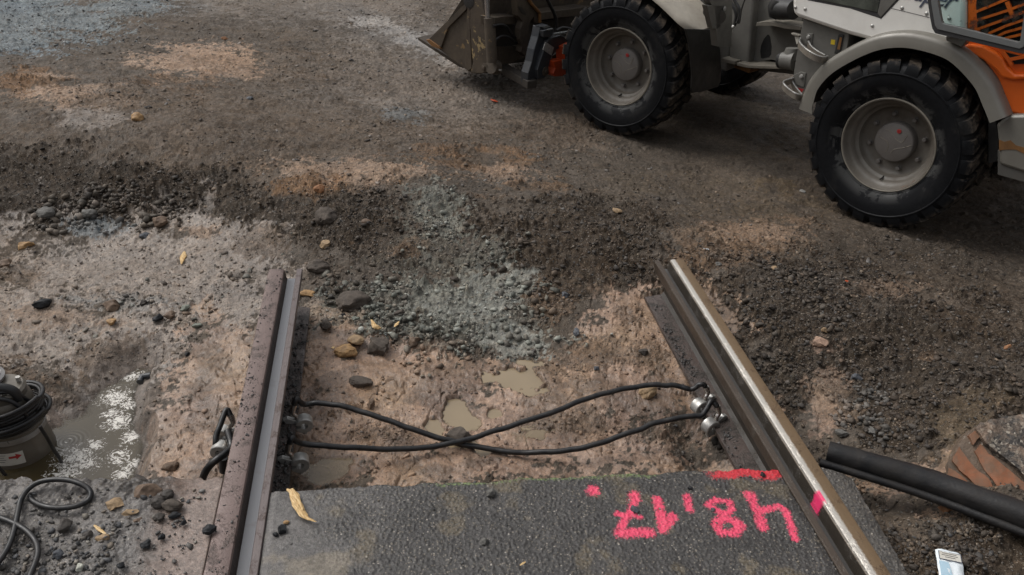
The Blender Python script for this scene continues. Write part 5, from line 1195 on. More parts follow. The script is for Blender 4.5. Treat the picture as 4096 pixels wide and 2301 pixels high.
SL = [
 (103, 770, 38, 26, 'black', 'black shiny lump alone on the grey mud at the far left', .7),
 (285, 772, 48, 34, 'brown', 'rusty brown stone in grey mud left of the rail', .5),
 (62, 622, 36, 26, 'golden', 'orange stone at the left border below the dark bank', .5),
 (16, 668, 34, 26, 'brown', 'brown stone touching the left border of the grey mud', .5),
 (820, 620, 38, 28, 'tan', 'pale tan stone on the mound above the left rail end', .5),
 (348, 300, 26, 24, 'golden', 'round orange stone on the yard at the upper left', .3),
 (888, 768, 84, 52, 'clod', 'large grey brown boulder right of the left rail end', .3),
 (898, 860, 52, 38, 'tan', 'tan stone leaning on a flat orange stone', .4),
 (871, 889, 52, 34, 'golden', 'flat orange brown stone in front of the tan one', .3),
 (955, 880, 60, 48, 'clod', 'rough grey stone right of the tan and orange pair', .4),
 (1043, 864, 30, 38, 'brown', 'brown wedge stone standing by the green gravel', .5),
 (772, 741, 44, 20, 'golden', 'golden stone against the left rail just below its end', .5),
 (802, 678, 52, 38, 'clod', 'dark clod just beyond the left rail end', .3),
 (818, 556, 50, 50, 'clod', 'large round dark clod high on the mound', .3),
 (404, 566, 42, 28, 'brown', 'angular brown stone at the foot of the dark bank', .7),
 (905, 966, 52, 26, 'clod', 'flat muddy clod on clay above the upper cable', .3),
 (1160, 1102, 66, 44, 'clod', 'dark layered clod under the crossing of the cables', .5),
 (1625, 988, 58, 38, 'tan', 'yellowish stone behind the upper cable near the right rail', .4),
 (1618, 889, 30, 24, 'dark', 'dark stone on clay left of the right rail foot', .6),
 (1449, 842, 20, 26, 'slate', 'upright slate chip on clay in mid pit', .6),
 (1420, 745, 28, 24, 'slate', 'slate stone at the foot of the dark mound', .7),
 (1380, 722, 20, 20, 'green', 'pale green stone next to the slate stone', .6),
 (1259, 627, 22, 26, 'dark', 'dark stone half way up the gravel mound', .4),
 (1356, 457, 16, 16, 'dark', 'small dark stone on the orange ridge', .4),
 (804, 480, 28, 22, 'orange', 'orange clod on the ridge above the round dark clod', .2),
 (746, 404, 16, 10, 'dark', 'small grey stone near the top of the dark bank', .5),
 (117, 541, 34, 26, 'grey', 'rounded grey stone at the foot of the bank, far left', .3),
 (226, 541, 28, 22, 'grey', 'smooth grey stone among dark gravel at the foot of the bank', .3),
 (366, 595, 22, 18, 'slate', 'blue grey stone beside the bank foot, on bluish grit', .6),
 (567, 99, 18, 10, 'orange', 'orange brown stone above the pale clay patch', .4),
 (630, 250, 18, 12, 'slate', 'blue grey stone right of the pale clay patch', .6),
 (884, 153, 14, 8, 'dark', 'tiny dark stone on the light track', .4),
 (372, 272, 16, 8, 'dark', 'flat dark stone above the round orange stone', .3),
 (471, 893, 18, 14, 'black', 'black pebble at the top of the trench', .5),
 (400, 803, 26, 26, 'black', 'shiny black stone left of the pale green stone', .6),
 (362, 763, 20, 18, 'dark', 'dark stone right of the rusty brown stone', .5),
 (428, 797, 26, 22, 'brown', 'brown stone between two greenish stones', .5),
 (466, 778, 26, 24, 'green', 'pale green stone in grey mud', .5),
 (494, 822, 26, 18, 'green', 'pale green stone nearer the rail, below the first', .6),
 (282, 813, 24, 20, 'golden', 'small golden stone on grey mud', .5),
 (425, 1176, 44, 28, 'brown', 'brown clod on clay left of the black cable', .5),
 (2062, 862, 42, 30, 'pink', 'pinkish clay slab right of the right rail', .7),
 (2073, 833, 20, 16, 'tan', 'small tan stone above the pinkish slab', .4),
 (2155, 951, 28, 20, 'slate', 'shiny blue black stone above the grey gravel', .7),
 (2117, 1094, 32, 24, 'grey', 'grey stone lying against the rubber profile', .6),
 (2190, 1088, 26, 26, 'grey', 'grey stone right of the one against the rubber profile', .6),
 (2243, 641, 16, 14, 'dark', 'dark stone on the yard before the rear wheel', .5),
 (1947, 677, 18, 16, 'tan', 'tan pebble beyond the right rail end', .4),
 (1804, 668, 26, 18, 'grey', 'grey stone right of the right rail end', .5),
 (1552, 534, 26, 18, 'tan', 'tan stone high on the dark mound', .5),
 (1549, 677, 22, 20, 'dark', 'dark pebble left of the right rail end', .5),
 (2129, 709, 9, 7, 'red', 'tiny red brick chip on the brown ground', .5),
 (2534, 876, 24, 12, 'orange', 'reddish stone at the right border', .4),
 (1079, 538, 14, 12, 'red', 'orange red chip on green gravel', .6),
 (2378, 1284, 38, 18, 'orange', 'orange brick fragment under the rubber profile', .5),
 (2300, 1175, 20, 16, 'brown', 'brown pebble behind the rubber profile', .3),
 (1500, 930, 16, 14, 'slate', 'slate chip above the muddy puddle edge', .5),
 (895, 806, 24, 16, 'green', 'pale green stone below the large boulder', .5),
 (862, 795, 16, 12, 'black', 'black chip left of the pale green stone below the boulder', .6),
 (820, 822, 26, 22, 'clod', 'brown clod right of the left rail foot', .3),
 (1240, 690, 20, 14, 'clod', 'clod on grey silt among green gravel', .4),
 (1340, 890, 20, 22, 'dark', 'dark stone at the lower end of the green gravel', .5),
 (1005, 790, 28, 18, 'clod', 'flat brown stone among green gravel', .4),
 (1145, 705, 26, 20, 'clod', 'round brown stone at the top of the green gravel fan', .4),
 (920, 560, 26, 14, 'brown', 'mossy brown stone right of the round dark clod', .3),
]
for e in SL: stone(e[0], e[1], e[2], e[3], e[4], e[5], e[6], name='mud_clod' if e[4] == 'clod' or 'clod' in e[5] else 'stone')
SR = [(290, 1274, 44, 34, 'tan', 'tan stone on the muddy road right of the cable loop', .5), (366, 1243, 60, 42, 'brown', 'brown brick-like stone on the muddy road edge', .9), (165, 1331, 38, 28, 'dark', 'dark stone on the muddy road inside the cables', .6), (322, 1296, 40, 22, 'tan', 'flat tan stone below the brown brick-like one', .5),
      (439, 1298, 32, 16, 'black', 'flat black chip on the muddy road', .7), (370, 1373, 24, 20, 'black', 'black stone lower on the muddy road', .6), (202, 1432, 22, 18, 'pale', 'whitish stone at the bottom of the muddy road', .4), (146, 1397, 30, 22, 'slate', 'blue grey flake near the bottom left', .8),
      (528, 1340, 30, 22, 'black', 'black stone nearest the left side of the left rail', .5), (711, 1336, 26, 24, 'black', 'black stone on asphalt right of the left rail', .4), (694, 1348, 14, 12, 'black', 'small black pebble beside the black stone on asphalt', .4), (720, 1316, 14, 8, 'golden', 'small orange bean shaped pebble on asphalt', .2),
      (1234, 1245, 24, 26, 'grey', 'grey stone on the asphalt near its far edge', .7), (1595, 1284, 24, 20, 'slate', 'grey stone lying on the pink painted seven', .7), (1736, 1231, 14, 12, 'black', 'black crumb on asphalt by the red painted edge', .6), (1918, 1196, 14, 12, 'black', 'black crumb just inside the red painted edge', .6),
      (1793, 1284, 12, 10, 'slate', 'small crumb beside the painted eight', .6), (1219, 1364, 26, 22, 'grey', 'grey stone on asphalt at lower centre', .6), (356, 1213, 40, 26, 'dark', 'black flake on the road edge above the brown stone', .8), (400, 1268, 34, 24, 'dark', 'dark crumbly clod right of the brown brick-like stone', .3), (420, 1250, 30, 20, 'dark', 'dark clod at the crumbled edge of the muddy road', .3), (400, 1305, 22, 18, 'dark', 'dark clod next to the flat black chip', .3),
      (435, 1276, 44, 24, 'clod', 'grey brown clod between the dark ones', .3), (462, 1318, 18, 14, 'black', 'black pebble right of the flat black chip', .5), (408, 1353, 20, 16, 'black', 'black pebble above the lower black stone', .5), (305, 1425, 22, 16, 'black', 'black pebble near the bottom edge', .5), (346, 1313, 26, 14, 'brown', 'brown crumb beside the flat tan stone', .4), (260, 1358, 26, 16, 'tan', 'tan crumb with clay on the muddy road', .3), (220, 1352, 22, 18, 'dark', 'dark crumb left of the orange wood splinter', .5)]
for e in SR: stone(e[0], e[1], e[2], e[3], e[4], e[5], e[6], z=.002 if e[0] < 600 else -.004, sink=.18)

# loose gravel, far too many pieces to count
def flake(seed):
    r = np.random.default_rng(seed); v = ico(1)[0].copy()
    v = v * (1 + r.uniform(-.32, .32, (len(v), 1)))
    for _ in range(4):
        n = r.normal(size=3); n /= np.linalg.norm(n); d = r.uniform(.35, .7); s_ = v @ n; v = np.where((s_ > d)[:, None], v - np.outer(s_ - d, n), v)
    return v
TEM = [flake(900 + i) for i in range(24)]; TF = np.array(ico(1)[1])
def gravel(name, label, n, tints, size, accept, seed, zfun=None, sinkf=.25, flatr=(.35, .8), area=None):
    r = np.random.default_rng(seed)
    if area is None:
        th = r.uniform(math.radians(-40), math.radians(50), n * 4); rad = np.exp(r.uniform(math.log(1.5), math.log(10.5), n * 4))
        x = CAMLOC[0] + rad * np.sin(th); y = rad * np.cos(th)
    else:
        x = r.uniform(area[0], area[1], n * 4); y = r.uniform(area[2], area[3], n * 4)
    a = accept(x, y); k = r.uniform(size=len(x)) < a; x = x[k][:n]; y = y[k][:n]; n = len(x)
    z = zfun(x, y) if zfun else Hfull(x, y)
    s_ = size[0] * (size[1] / size[0]) ** (r.uniform(size=n) ** 2.2)
    tint = A(tints)[r.integers(0, len(tints), n)] * r.uniform(.65, 1.3, n)[:, None]
    sc_c = zones_at(x, y)[0] if zfun is None else np.full((n, 3), .11)
    tint = tint * .55 + sc_c * r.uniform(.35, 1.5, n)[:, None] * .55
    T = np.stack(TEM)[r.integers(0, len(TEM), n)]
    sx = s_[:, None] * np.stack([r.uniform(.8, 1.3, n), r.uniform(.7, 1.1, n), r.uniform(*flatr, n)], 1) / 2
    V = T * sx[:, None, :]
    tilt = r.uniform(-.5, .5, n); c_, q_ = np.cos(tilt), np.sin(tilt)
    V = np.stack([V[..., 0] * c_[:, None] - V[..., 2] * q_[:, None], V[..., 1], V[..., 0] * q_[:, None] + V[..., 2] * c_[:, None]], -1)
    an = r.uniform(0, 6.28, n); c_, q_ = np.cos(an), np.sin(an)
    V = np.stack([V[..., 0] * c_[:, None] - V[..., 1] * q_[:, None], V[..., 0] * q_[:, None] + V[..., 1] * c_[:, None], V[..., 2]], -1)
    V = V + np.stack([x, y, z + sx[:, 2] * (1 - 2 * sinkf)], 1)[:, None, :]
    nv = T.shape[1]; F = (TF[None] + (np.arange(n) * nv)[:, None, None]).reshape(-1, 3)
    me = bpy.data.meshes.new(name); me.vertices.add(n * nv); me.vertices.foreach_set('co', V.reshape(-1).astype(np.float32))
    me.loops.add(F.size); me.loops.foreach_set('vertex_index', F.ravel().astype(np.int32)); me.polygons.add(len(F)); me.polygons.foreach_set('loop_start', np.arange(0, F.size, 3, dtype=np.int32)); me.update(calc_edges=True)
    set_attr(me, 'tint', 'FLOAT_COLOR', np.repeat(tint, nv, 0)); me.materials.append(M_['gravel'])
    o = link(bpy.data.objects.new(name, me)); o['kind'] = 'stuff'; o['label'] = label; return o
def free(x, y):
    f = np.ones(x.shape); f *= polysd(x, y, trench) > .01
    for px, py, rx, ry, lv, dep in PUD: f *= np.hypot((x - px) / rx, (y - py) / ry) > 1.05
    f *= ~((np.abs(np.abs(x) - .715) < .075) & (y < 2.68)); f *= ~((y < 1.56) & (x < .84)); f *= ~((y < 1.70) & (x < -.7)) | (x > -.7)
    return f
def acc_dark(x, y): c, ro, we, g, d = zones_at(x, y); return np.clip(d, 0, 1) * (.25 + .75 * (fbm(x, y, 4, 3, 401) > .5)) * free(x, y)
def acc_green(x, y): c, ro, we, g, d = zones_at(x, y); return np.clip(g, 0, 1) * (.35 + .65 * (fbm(x, y, 6, 3, 411) > .47)) * free(x, y)
def acc_any(x, y): c, ro, we, g, d = zones_at(x, y); return (.0 + .95 * np.maximum(ro - .12, .01)) * (.30 + .70 * (fbm(x, y, 5, 3, 421) > .5)) * free(x, y)
gravel('gravel', 'dark wet gravel on the bank and mounds', 26000, [(.055, .05, .046), (.075, .068, .06), (.04, .038, .037), (.10, .095, .09), (.09, .07, .055)], (.006, .032), acc_dark, 1)
gravel('green_gravel', 'greenish grey crushed stone spilled into the pit', 12000, [(.29, .30, .26), (.34, .35, .31), (.18, .18, .155), (.38, .385, .35), (.13, .10, .08), (.12, .11, .10), (.22, .24, .22)], (.007, .036), acc_green, 2)
gravel('grit', 'mixed small grit scattered over the whole yard', 60000, [(.06, .054, .05), (.10, .09, .08), (.14, .125, .11), (.10, .105, .11), (.20, .15, .11), (.26, .21, .16), (.045, .042, .04)], (.004, .018), acc_any, 3)
def blobacc(lst):
    cs = []
    for px, py, rr_ in lst:
        c = gp(px, py); e = gp(px + rr_, py); cs.append((c[0], c[1], np.linalg.norm(e[:2] - c[:2])))
    def f(x, y):
        a = np.zeros(x.shape)
        for cx, cy, r_ in cs: a = np.maximum(a, np.exp(-((x - cx) ** 2 + (y - cy) ** 2) / (r_ * r_) * 1.6))
        return a * free(x, y)
    return f, cs
def areaof(cs, k=1.6): return (min(c[0] - c[2] * k for c in cs), max(c[0] + c[2] * k for c in cs), min(c[1] - c[2] * k for c in cs), max(c[1] + c[2] * k for c in cs))
f_, cs = blobacc([(200, 530, 70), (290, 500, 60), (280, 455, 40), (380, 540, 60), (440, 530, 40), (120, 540, 50), (310, 480, 30)])
gravel('coarse_gravel', 'coarse dark stones rolled to the foot of the left bank', 420, [(.085, .08, .07), (.11, .10, .09), (.065, .058, .052), (.13, .115, .095)], (.016, .052), f_, 4, area=areaof(cs), flatr=(.55, .9))
f_, cs = blobacc([(2120, 1060, 30), (2150, 1020, 34), (2180, 1060, 36), (2220, 1080, 30), (2160, 980, 24), (2200, 1000, 40)])
gravel('coarse_gravel', 'grey stones piled beside the rubber profile', 260, [(.14, .14, .135), (.10, .10, .095), (.18, .175, .165)], (.012, .036), f_, 5, area=areaof(cs), flatr=(.5, .9))
f_, cs = blobacc([(1080, 860, 50), (1000, 840, 50), (1170, 880, 50), (1290, 860, 60), (1340, 800, 50), (1380, 740, 50), (900, 720, 60), (830, 700, 40), (980, 700, 60), (960, 780, 60), (1050, 920, 60), (1250, 640, 60), (1300, 730, 50)])
gravel('coarse_gravel', 'coarse brown and green stones around the mound in the pit', 700, [(.15, .16, .14), (.10, .085, .07), (.18, .19, .165), (.12, .10, .08), (.08, .07, .06)], (.014, .045), f_, 6, area=areaof(cs), flatr=(.5, .9))
f_, cs = blobacc([(1910, 830, 40), (1880, 760, 30), (1960, 880, 50), (1930, 920, 30), (2060, 800, 50), (2000, 700, 60), (1820, 640, 40)])
gravel('coarse_gravel', 'dark lumps heaped along the right side of the right rail', 420, [(.06, .055, .05), (.085, .08, .072), (.045, .04, .036), (.12, .10, .08)], (.010, .038), f_, 7, area=areaof(cs), flatr=(.5, .9))
gravel('rubble', 'black wet rubble under the right rail', 260, [(.014, .014, .014), (.022, .021, .02)], (.012, .045), lambda x, y: (segdist(x, y, TRX) < .055) * 1.0, 8, area=(.5, .72, 1.45, 2.0), flatr=(.6, .95), sinkf=.4)
gravel('grit', 'loose grit and crumbs on the muddy road', 7000, [(.06, .055, .05), (.13, .115, .10), (.10, .10, .105), (.24, .19, .14), (.03, .03, .03), (.34, .30, .24), (.08, .07, .06), (.10, .085, .07)], (.003, .019), lambda x, y: (.15 + .85 * (fbm(x, y, 8, 3, 431) > .52)) * (x < -.80) * (1 - .75 * sm(-1.0, -.85, x)), 9, zfun=lambda x, y: lz(x, y) + .001, area=(-1.9, -.80, 1.0, 1.58), sinkf=.2)
gravel('grit', 'mud crumbs and wet grit stuck on the left rail head', 520, [(.05, .04, .035), (.09, .07, .06), (.03, .026, .024)], (.002, .010), lambda x, y: .15 + .85 * (fbm(x, y, 9, 3, 461) > .5), 21, zfun=lambda x, y: np.full(x.shape, .0002), area=(-.771, -.722, 1.0, 2.62), sinkf=.25)
gravel('grit', 'dirt clumps lying on the foot of the left rail', 900, [(.035, .030, .026), (.06, .05, .043), (.022, .02, .018)], (.003, .016), lambda x, y: .2 + .8 * sm(2.5, 2.0, y), 22, zfun=lambda x, y: np.full(x.shape, -.160), area=(-.685, -.640, 1.5, 2.6), sinkf=.3)
gravel('grit', 'dirt clumps lying on the foot of the right rail', 600, [(.04, .032, .028), (.07, .055, .046), (.02, .019, .018)], (.003, .012), lambda x, y: .15 + .85 * (fbm(x, y, 7, 3, 471) > .52), 23, zfun=lambda x, y: np.full(x.shape, -.161), area=(.640, .690, 1.5, 2.6), sinkf=.3)
f_, cs = blobacc([(330, 800, 90), (420, 870, 60), (200, 860, 90), (500, 780, 80), (150, 760, 90), (600, 700, 60), (450, 690, 70), (90, 900, 80), (280, 900, 60), (560, 640, 60), (700, 620, 60)])
gravel('loose_stones', 'loose grey and greenish stones on the grey mud left of the rails', 420, [(.13, .14, .125), (.10, .085, .07), (.17, .18, .16), (.07, .065, .06), (.19, .15, .11)], (.008, .036), f_, 24, area=areaof(cs), flatr=(.3, .6), sinkf=.35)
f_, cs = blobacc([(850, 830, 60), (820, 980, 60), (950, 1050, 90), (1100, 980, 80), (1500, 950, 100), (1600, 1050, 90), (1650, 850, 70), (1300, 1130, 120), (1000, 1160, 100), (1450, 1100, 100), (560, 1050, 90)])
gravel('loose_stones', 'small brown lumps and chips on the wet clay of the pit', 500, [(.20, .14, .10), (.13, .10, .08), (.28, .20, .15), (.09, .08, .075)], (.005, .026), f_, 25, area=areaof(cs), flatr=(.35, .7), sinkf=.4)
f_, cs = blobacc([(600, 380, 200), (1000, 330, 200), (1400, 400, 200), (1700, 500, 200), (1900, 580, 150), (2000, 680, 150), (850, 440, 150), (300, 260, 200), (800, 150, 300), (1250, 450, 150), (300, 100, 250), (1200, 200, 250), (1000, 60, 300), (2300, 640, 150), (2450, 760, 120), (2500, 900, 100)])
gravel('loose_stones', 'flat grey and tan stones scattered over the compacted yard', 5000, [(.15, .155, .155), (.09, .08, .072), (.21, .20, .19), (.28, .21, .15), (.045, .04, .036), (.05, .045, .04)], (.009, .036), f_, 26, area=areaof(cs), flatr=(.2, .45), sinkf=.4)
gravel('grit', 'sparse crumbs on the asphalt between the rails', 260, [(.05, .05, .05), (.10, .09, .08), (.24, .20, .15)], (.0025, .009), lambda x, y: np.ones(x.shape) * .6, 10, zfun=lambda x, y: np.full(x.shape, -.004), area=(-.64, .63, 1.0, 1.5), sinkf=.1)
gravel('grit', 'fine dark grit on the ground at the lower right corner', 3000, [(.045, .042, .04), (.08, .075, .07), (.20, .19, .17), (.12, .10, .08)], (.003, .014), lambda x, y: ((x > xr_(y) + .02)) * (.3 + .7 * (fbm(x, y, 8, 3, 441) > .5)) * 1.0, 11, area=(.80, 1.7, .9, 1.62), sinkf=.25)

# ------------------------------------------------------------------ wood splinters, scraps
def wood_mat():
    m, t, b = nodes('split_wood'); co = objco(t); mp = N(t, 'ShaderNodeMapping'); mp.inputs['Scale'].default_value = (40, 400, 400); t.links.new(co, mp.inputs[0])
    n = noise(t, 1.0, 5, .6, mp.outputs[0]); r = ramp(t, n.outputs[0], [(.3, (.26, .13, .04)), (.5, (.55, .36, .15)), (.7, (.72, .55, .30))]); t.links.new(r.outputs[0], b.inputs['Base Color']); b.inputs['Roughness'].default_value = .55
    bump(t, b, n.outputs[0], .7, .002); return m
M_['wood'] = wood_mat()
def chip(pts, wds, label, name='wood_chip', z=None, lift=.006, mat='wood', cat_='wood chip', group=None, th=.35):
    q = []
    for a, b in pts:
        if z is None: c = gp(a, b); zz = float(Hfull(A([c[0]]), A([c[1]]))[0]) + lift; q.append(P(a, b, zz))
        else: q.append(P(a, b, z + lift))
    zs = np.mean([p[2] for p in q]); q = [A([p[0], p[1], .5 * p[2] + .5 * zs + .002]) for p in q]
    q = cat(q, 4); n = len(q); w_ = np.interp(np.linspace(0, 1, n), np.linspace(0, 1, len(wds)), wds)
    o0 = q[0]; t0 = q[-1] - q[0]; t0 = t0 / np.linalg.norm(t0); s0 = np.cross(A([0, 0, 1.]), t0); s0 /= np.linalg.norm(s0); u0 = np.cross(t0, s0)
    r = random.Random(int(pts[0][0])); vs = []; m_ = 8
    for i, p in enumerate(q):
        k = w_[i] * np.linalg.norm(p - CAMLOC) / (FPX / S) / 2
        for j in range(m_):
            a = 2 * math.pi * j / m_; rr_ = r.uniform(.75, 1.2); vs.append(p + s0 * math.cos(a) * k * rr_ + u0 * math.sin(a) * k * th * rr_)
    me = bpy.data.meshes.new(name); Rm = np.stack([t0, s0, u0], 1); loc = (A(vs) - o0) @ Rm
    me.from_pydata(loc.tolist(), [], [[i * m_ + j, i * m_ + (j + 1) % m_, (i + 1) * m_ + (j + 1) % m_, (i + 1) * m_ + j] for i in range(n - 1) for j in range(m_)] + [list(range(m_)), [(n - 1) * m_ + j for j in range(m_)][::-1]])
    me.materials.append(M_[mat]); o = bpy.data.objects.new(name, me); link(o)
    o.matrix_world = Matrix([[t0[0], s0[0], u0[0], o0[0]], [t0[1], s0[1], u0[1], o0[1]], [t0[2], s0[2], u0[2], o0[2]], [0, 0, 0, 1]])
    tag(o, label, cat_, group); return o
def RCp(x, y): return (x * .3917, 880.4 + y * .3917)
chip([(464, 634), (461, 648), (456, 664)], [3, 13, 14, 3], 'pale wood chip on grey mud at upper left of the pit')
chip([(934, 806), (943, 819), (955, 830)], [4, 12, 18, 12], 'pale wood chip with blunt end on the gravel')
chip([(1004, 810), (992, 824)], [3, 9, 4], 'small thin wood chip right of the blunt one')
chip([RCp(1868, 900), RCp(1900, 970), RCp(1935, 1045), RCp(1975, 1085), RCp(2030, 1108)], [12, 26, 22, 16, 9, 3], 'long yellow splintered wood piece on asphalt by the left rail', name='wood_splinter', z=0, lift=.006)
chip([RCp(1880, 898), RCp(1915, 960), RCp(1945, 1030)], [3, 10, 8, 3], 'thin yellow sliver lying along the long splinter', name='wood_splinter', z=0, lift=.012)
chip([RCp(605, 1130), RCp(650, 1165), RCp(692, 1196)], [4, 8, 7, 3], 'orange wood splinter on the muddy road', name='wood_splinter', z=0, lift=.006)
chip([RCp(1845, 895), RCp(1860, 915)], [3, 9, 5], 'tiny orange flake at the corner of the asphalt', name='wood_splinter', z=0, lift=.004)
chip([(835, 878), (841, 873)], [6, 8, 5], 'tiny orange yellow wood bit on clay')
chip([(1308, 1424), (1322, 1415)], [3, 7, 3], 'light wood chip on asphalt at bottom centre', z=0, lift=.003)
chip([(2520, 780), (2536, 786)], [7, 9, 5], 'white paper scrap at the right border', name='paper_scrap', mat='paper', cat_='scrap')
chip([(1769, 625), (1783, 630)], [3, 5, 3], 'thin white scrap beyond the right rail end', name='paper_scrap', mat='paper', cat_='scrap')
chip([(2012, 480), (2026, 484)], [8, 12, 8], 'crumpled whitish foil in front of the rear wheel', name='foil_scrap', mat='zinc', cat_='scrap', th=.6)
chip([(1235, 250), (1252, 258)], [6, 9, 6], 'orange chips on the yard left of the front wheel', name='brick_chip', mat='red', cat_='chip', lift=.001)
stone(935, 1022, 18, 30, 'brown', 'upright rusty shard beside the upper cable', .9, name='shard', flat=.9)

# white crushed packet, lower right
def packet():
    c = P(2388, 1427, -.02); zz = -.028
    X = P(2420, 1408, zz) - P(2362, 1396, zz); X /= np.linalg.norm(X); Z = A([.05, -.25, 1.]); Z /= np.linalg.norm(Z); Z = Z - X * (Z @ X); Z /= np.linalg.norm(Z); Y = np.cross(Z, X)
    wd = .058; ln = .074
    mb = MB(); n = 14; vs = []
    for s_ in (1, -1):
        for i in range(n):
            for j in range(n):
                u, v = i / (n - 1) - .5, j / (n - 1) - .5
                h = .006 * (1 - (2 * abs(u)) ** 6) * s_ + (fbm(A([u * 3 + 5.]), A([v * 3 + 2.]), 2, 2, 8)[0] - .5) * .006
                vs.append(c + X * wd * u + Y * (ln * v) + Z * (h + .006))
    N2 = n * n; f = []
    for i in range(n - 1):
        for j in range(n - 1):
            a = i * n + j; f += [[a, a + 1, a + n + 1, a + n], [N2 + a, N2 + a + n, N2 + a + n + 1, N2 + a + 1]]
    ed = [i for i in range(n)] + [i * n + n - 1 for i in range(1, n)] + [(n - 1) * n + j for j in range(n - 2, -1, -1)] + [i * n for i in range(n - 2, 0, -1)]
    for a, b in zip(ed, ed[1:] + ed[:1]): f.append([a, b, N2 + b, N2 + a])
    mb.add(vs, f); o = mb.build('packet', M_['paper'], None, loc=c, smooth=40); tag(o, 'crushed white and pale blue packet lying on the dark ground', 'packet')
    def top(u, v, h=.0136): return c + X * wd * u + Y * ln * v + Z * h
    MB().prism([top(-.44, .12), top(.44, .12), top(.44, .42), top(-.44, .42)], -Z * .0004).build('printed_border', M_['ink'], o)
    MB().prism([top(-.41, .14, .0140), top(.41, .14, .0140), top(.41, .40, .0140), top(-.41, .40, .0140)], -Z * .0003).build('warning_panel', M_['white'], o)
    mb = MB()
    for k, (a, b) in enumerate([(-.30, .25), (-.33, .30), (-.2, .2)]):
        v = .345 - k * .065; mb.prism([top(a, v, .0143), top(b, v, .0143), top(b, v + .018, .0143), top(a, v + .018, .0143)], -Z * .0003)
    mb.build('print_lines', M_['seam'], o)
    MB().prism([top(-.46, -.46, .0133), top(.0, -.46, .0133), top(-.1, .05, .0136), top(-.46, .06, .0136)], -Z * .0003).build('blue_panel', M_['blue'], o)
packet()

# ------------------------------------------------------------------ masonry chunk at the right border
def masonry():
    c = P(2480, 1150, -.06); o = empty('masonry_chunk', c, 'broken brick masonry with a muddy mortar cap at the right border', 'masonry')
    p1, p2, p3 = P(2459, 1076, .035), P(2384, 1190, -.055), P(2600, 1215, -.03); n = np.cross(p2 - p1, p3 - p1); n /= np.linalg.norm(n)
    if n @ (CAMLOC - p1) < 0: n = -n
    r = random.Random(5)
    def face(name, pts, mat, out, th, bevel=.004):
        q = []
        for k, (a, b) in enumerate(pts):
            a2, b2 = pts[(k + 1) % len(pts)]
            for f in (0, .34, .67):
                px = (1947 + (a + (a2 - a) * f) * .3264 + r.uniform(-1.6, 1.6)) * S; py = (974.8 + (b + (b2 - b) * f) * .3264 + r.uniform(-1.6, 1.6)) * S
                q.append(OP(px, py, p1 + n * out, n))
        return MB().prism(q, -n * th).build(name, M_[mat], o, bevel=bevel)
    face('mortar_bed', [(1335, 700), (1345, 600), (1420, 440), (1500, 330), (1575, 300), (1700, 430), (1980, 680), (2200, 900), (2200, 1150), (1560, 830)], 'mortar', 0, .09, .012)
    def roughen(b, lev, am, f=30):
        b.modifiers.clear(); bm = bmesh.new(); bm.from_mesh(b.data)
        bmesh.ops.triangulate(bm, faces=bm.faces)
        for _ in range(lev): bmesh.ops.subdivide_edges(bm, edges=[e for e in bm.edges if e.calc_length() > .012], cuts=1, use_grid_fill=True)
        bmesh.ops.triangulate(bm, faces=[q for q in bm.faces if len(q.verts) > 4]); bm.normal_update()
        X_ = A([list(v.co) for v in bm.verts]); d = (fbm(X_[:, 0] + X_[:, 2] * .6, X_[:, 1] - X_[:, 2] * .7, f, 4, 77) - .5) * am * 2; c2, _i = cells(X_[:, 0] + X_[:, 2] * .6, X_[:, 1] - X_[:, 2] * .7, 60, 3); d = d + np.maximum(0, .5 - c2) * am * _i
        for v, k in zip(bm.verts, d): v.co += v.normal * k
        bm.to_mesh(b.data); bm.free(); autosmooth(b, 50)
    cap = face('mortar_cap', [(1560, 318), (1600, 285), (1720, 235), (1927, 212), (2250, 230), (2500, 500), (2500, 1200), (2200, 960), (1980, 720), (1800, 560), (1640, 420)], 'aggregate', .022, .17, .01)
    roughen(cap, 5, .010)
    roughen(bpy.data.objects['mortar_bed'], 5, .006, 22)
    nb_ = len(bpy.data.objects)
    face('brick', [(1425, 450), (1500, 560), (1670, 730), (1700, 810), (1600, 790), (1430, 630), (1378, 560)], 'brick', .008, .05)
    face('brick', [(1548, 490), (1592, 430), (1660, 510), (2000, 800), (2060, 960), (1800, 840), (1620, 640)], 'brick', .010, .05)
    face('brick', [(1503, 375), (1575, 312), (1584, 385), (1535, 445)], 'brick', .010, .04)
    face('brick', [(1343, 615), (1395, 640), (1560, 790), (1480, 780), (1340, 700)], 'brick', .006, .04)
    for b in o.children:
        if b.name.startswith('brick'): roughen(b, 5, .004, 45)
masonry()

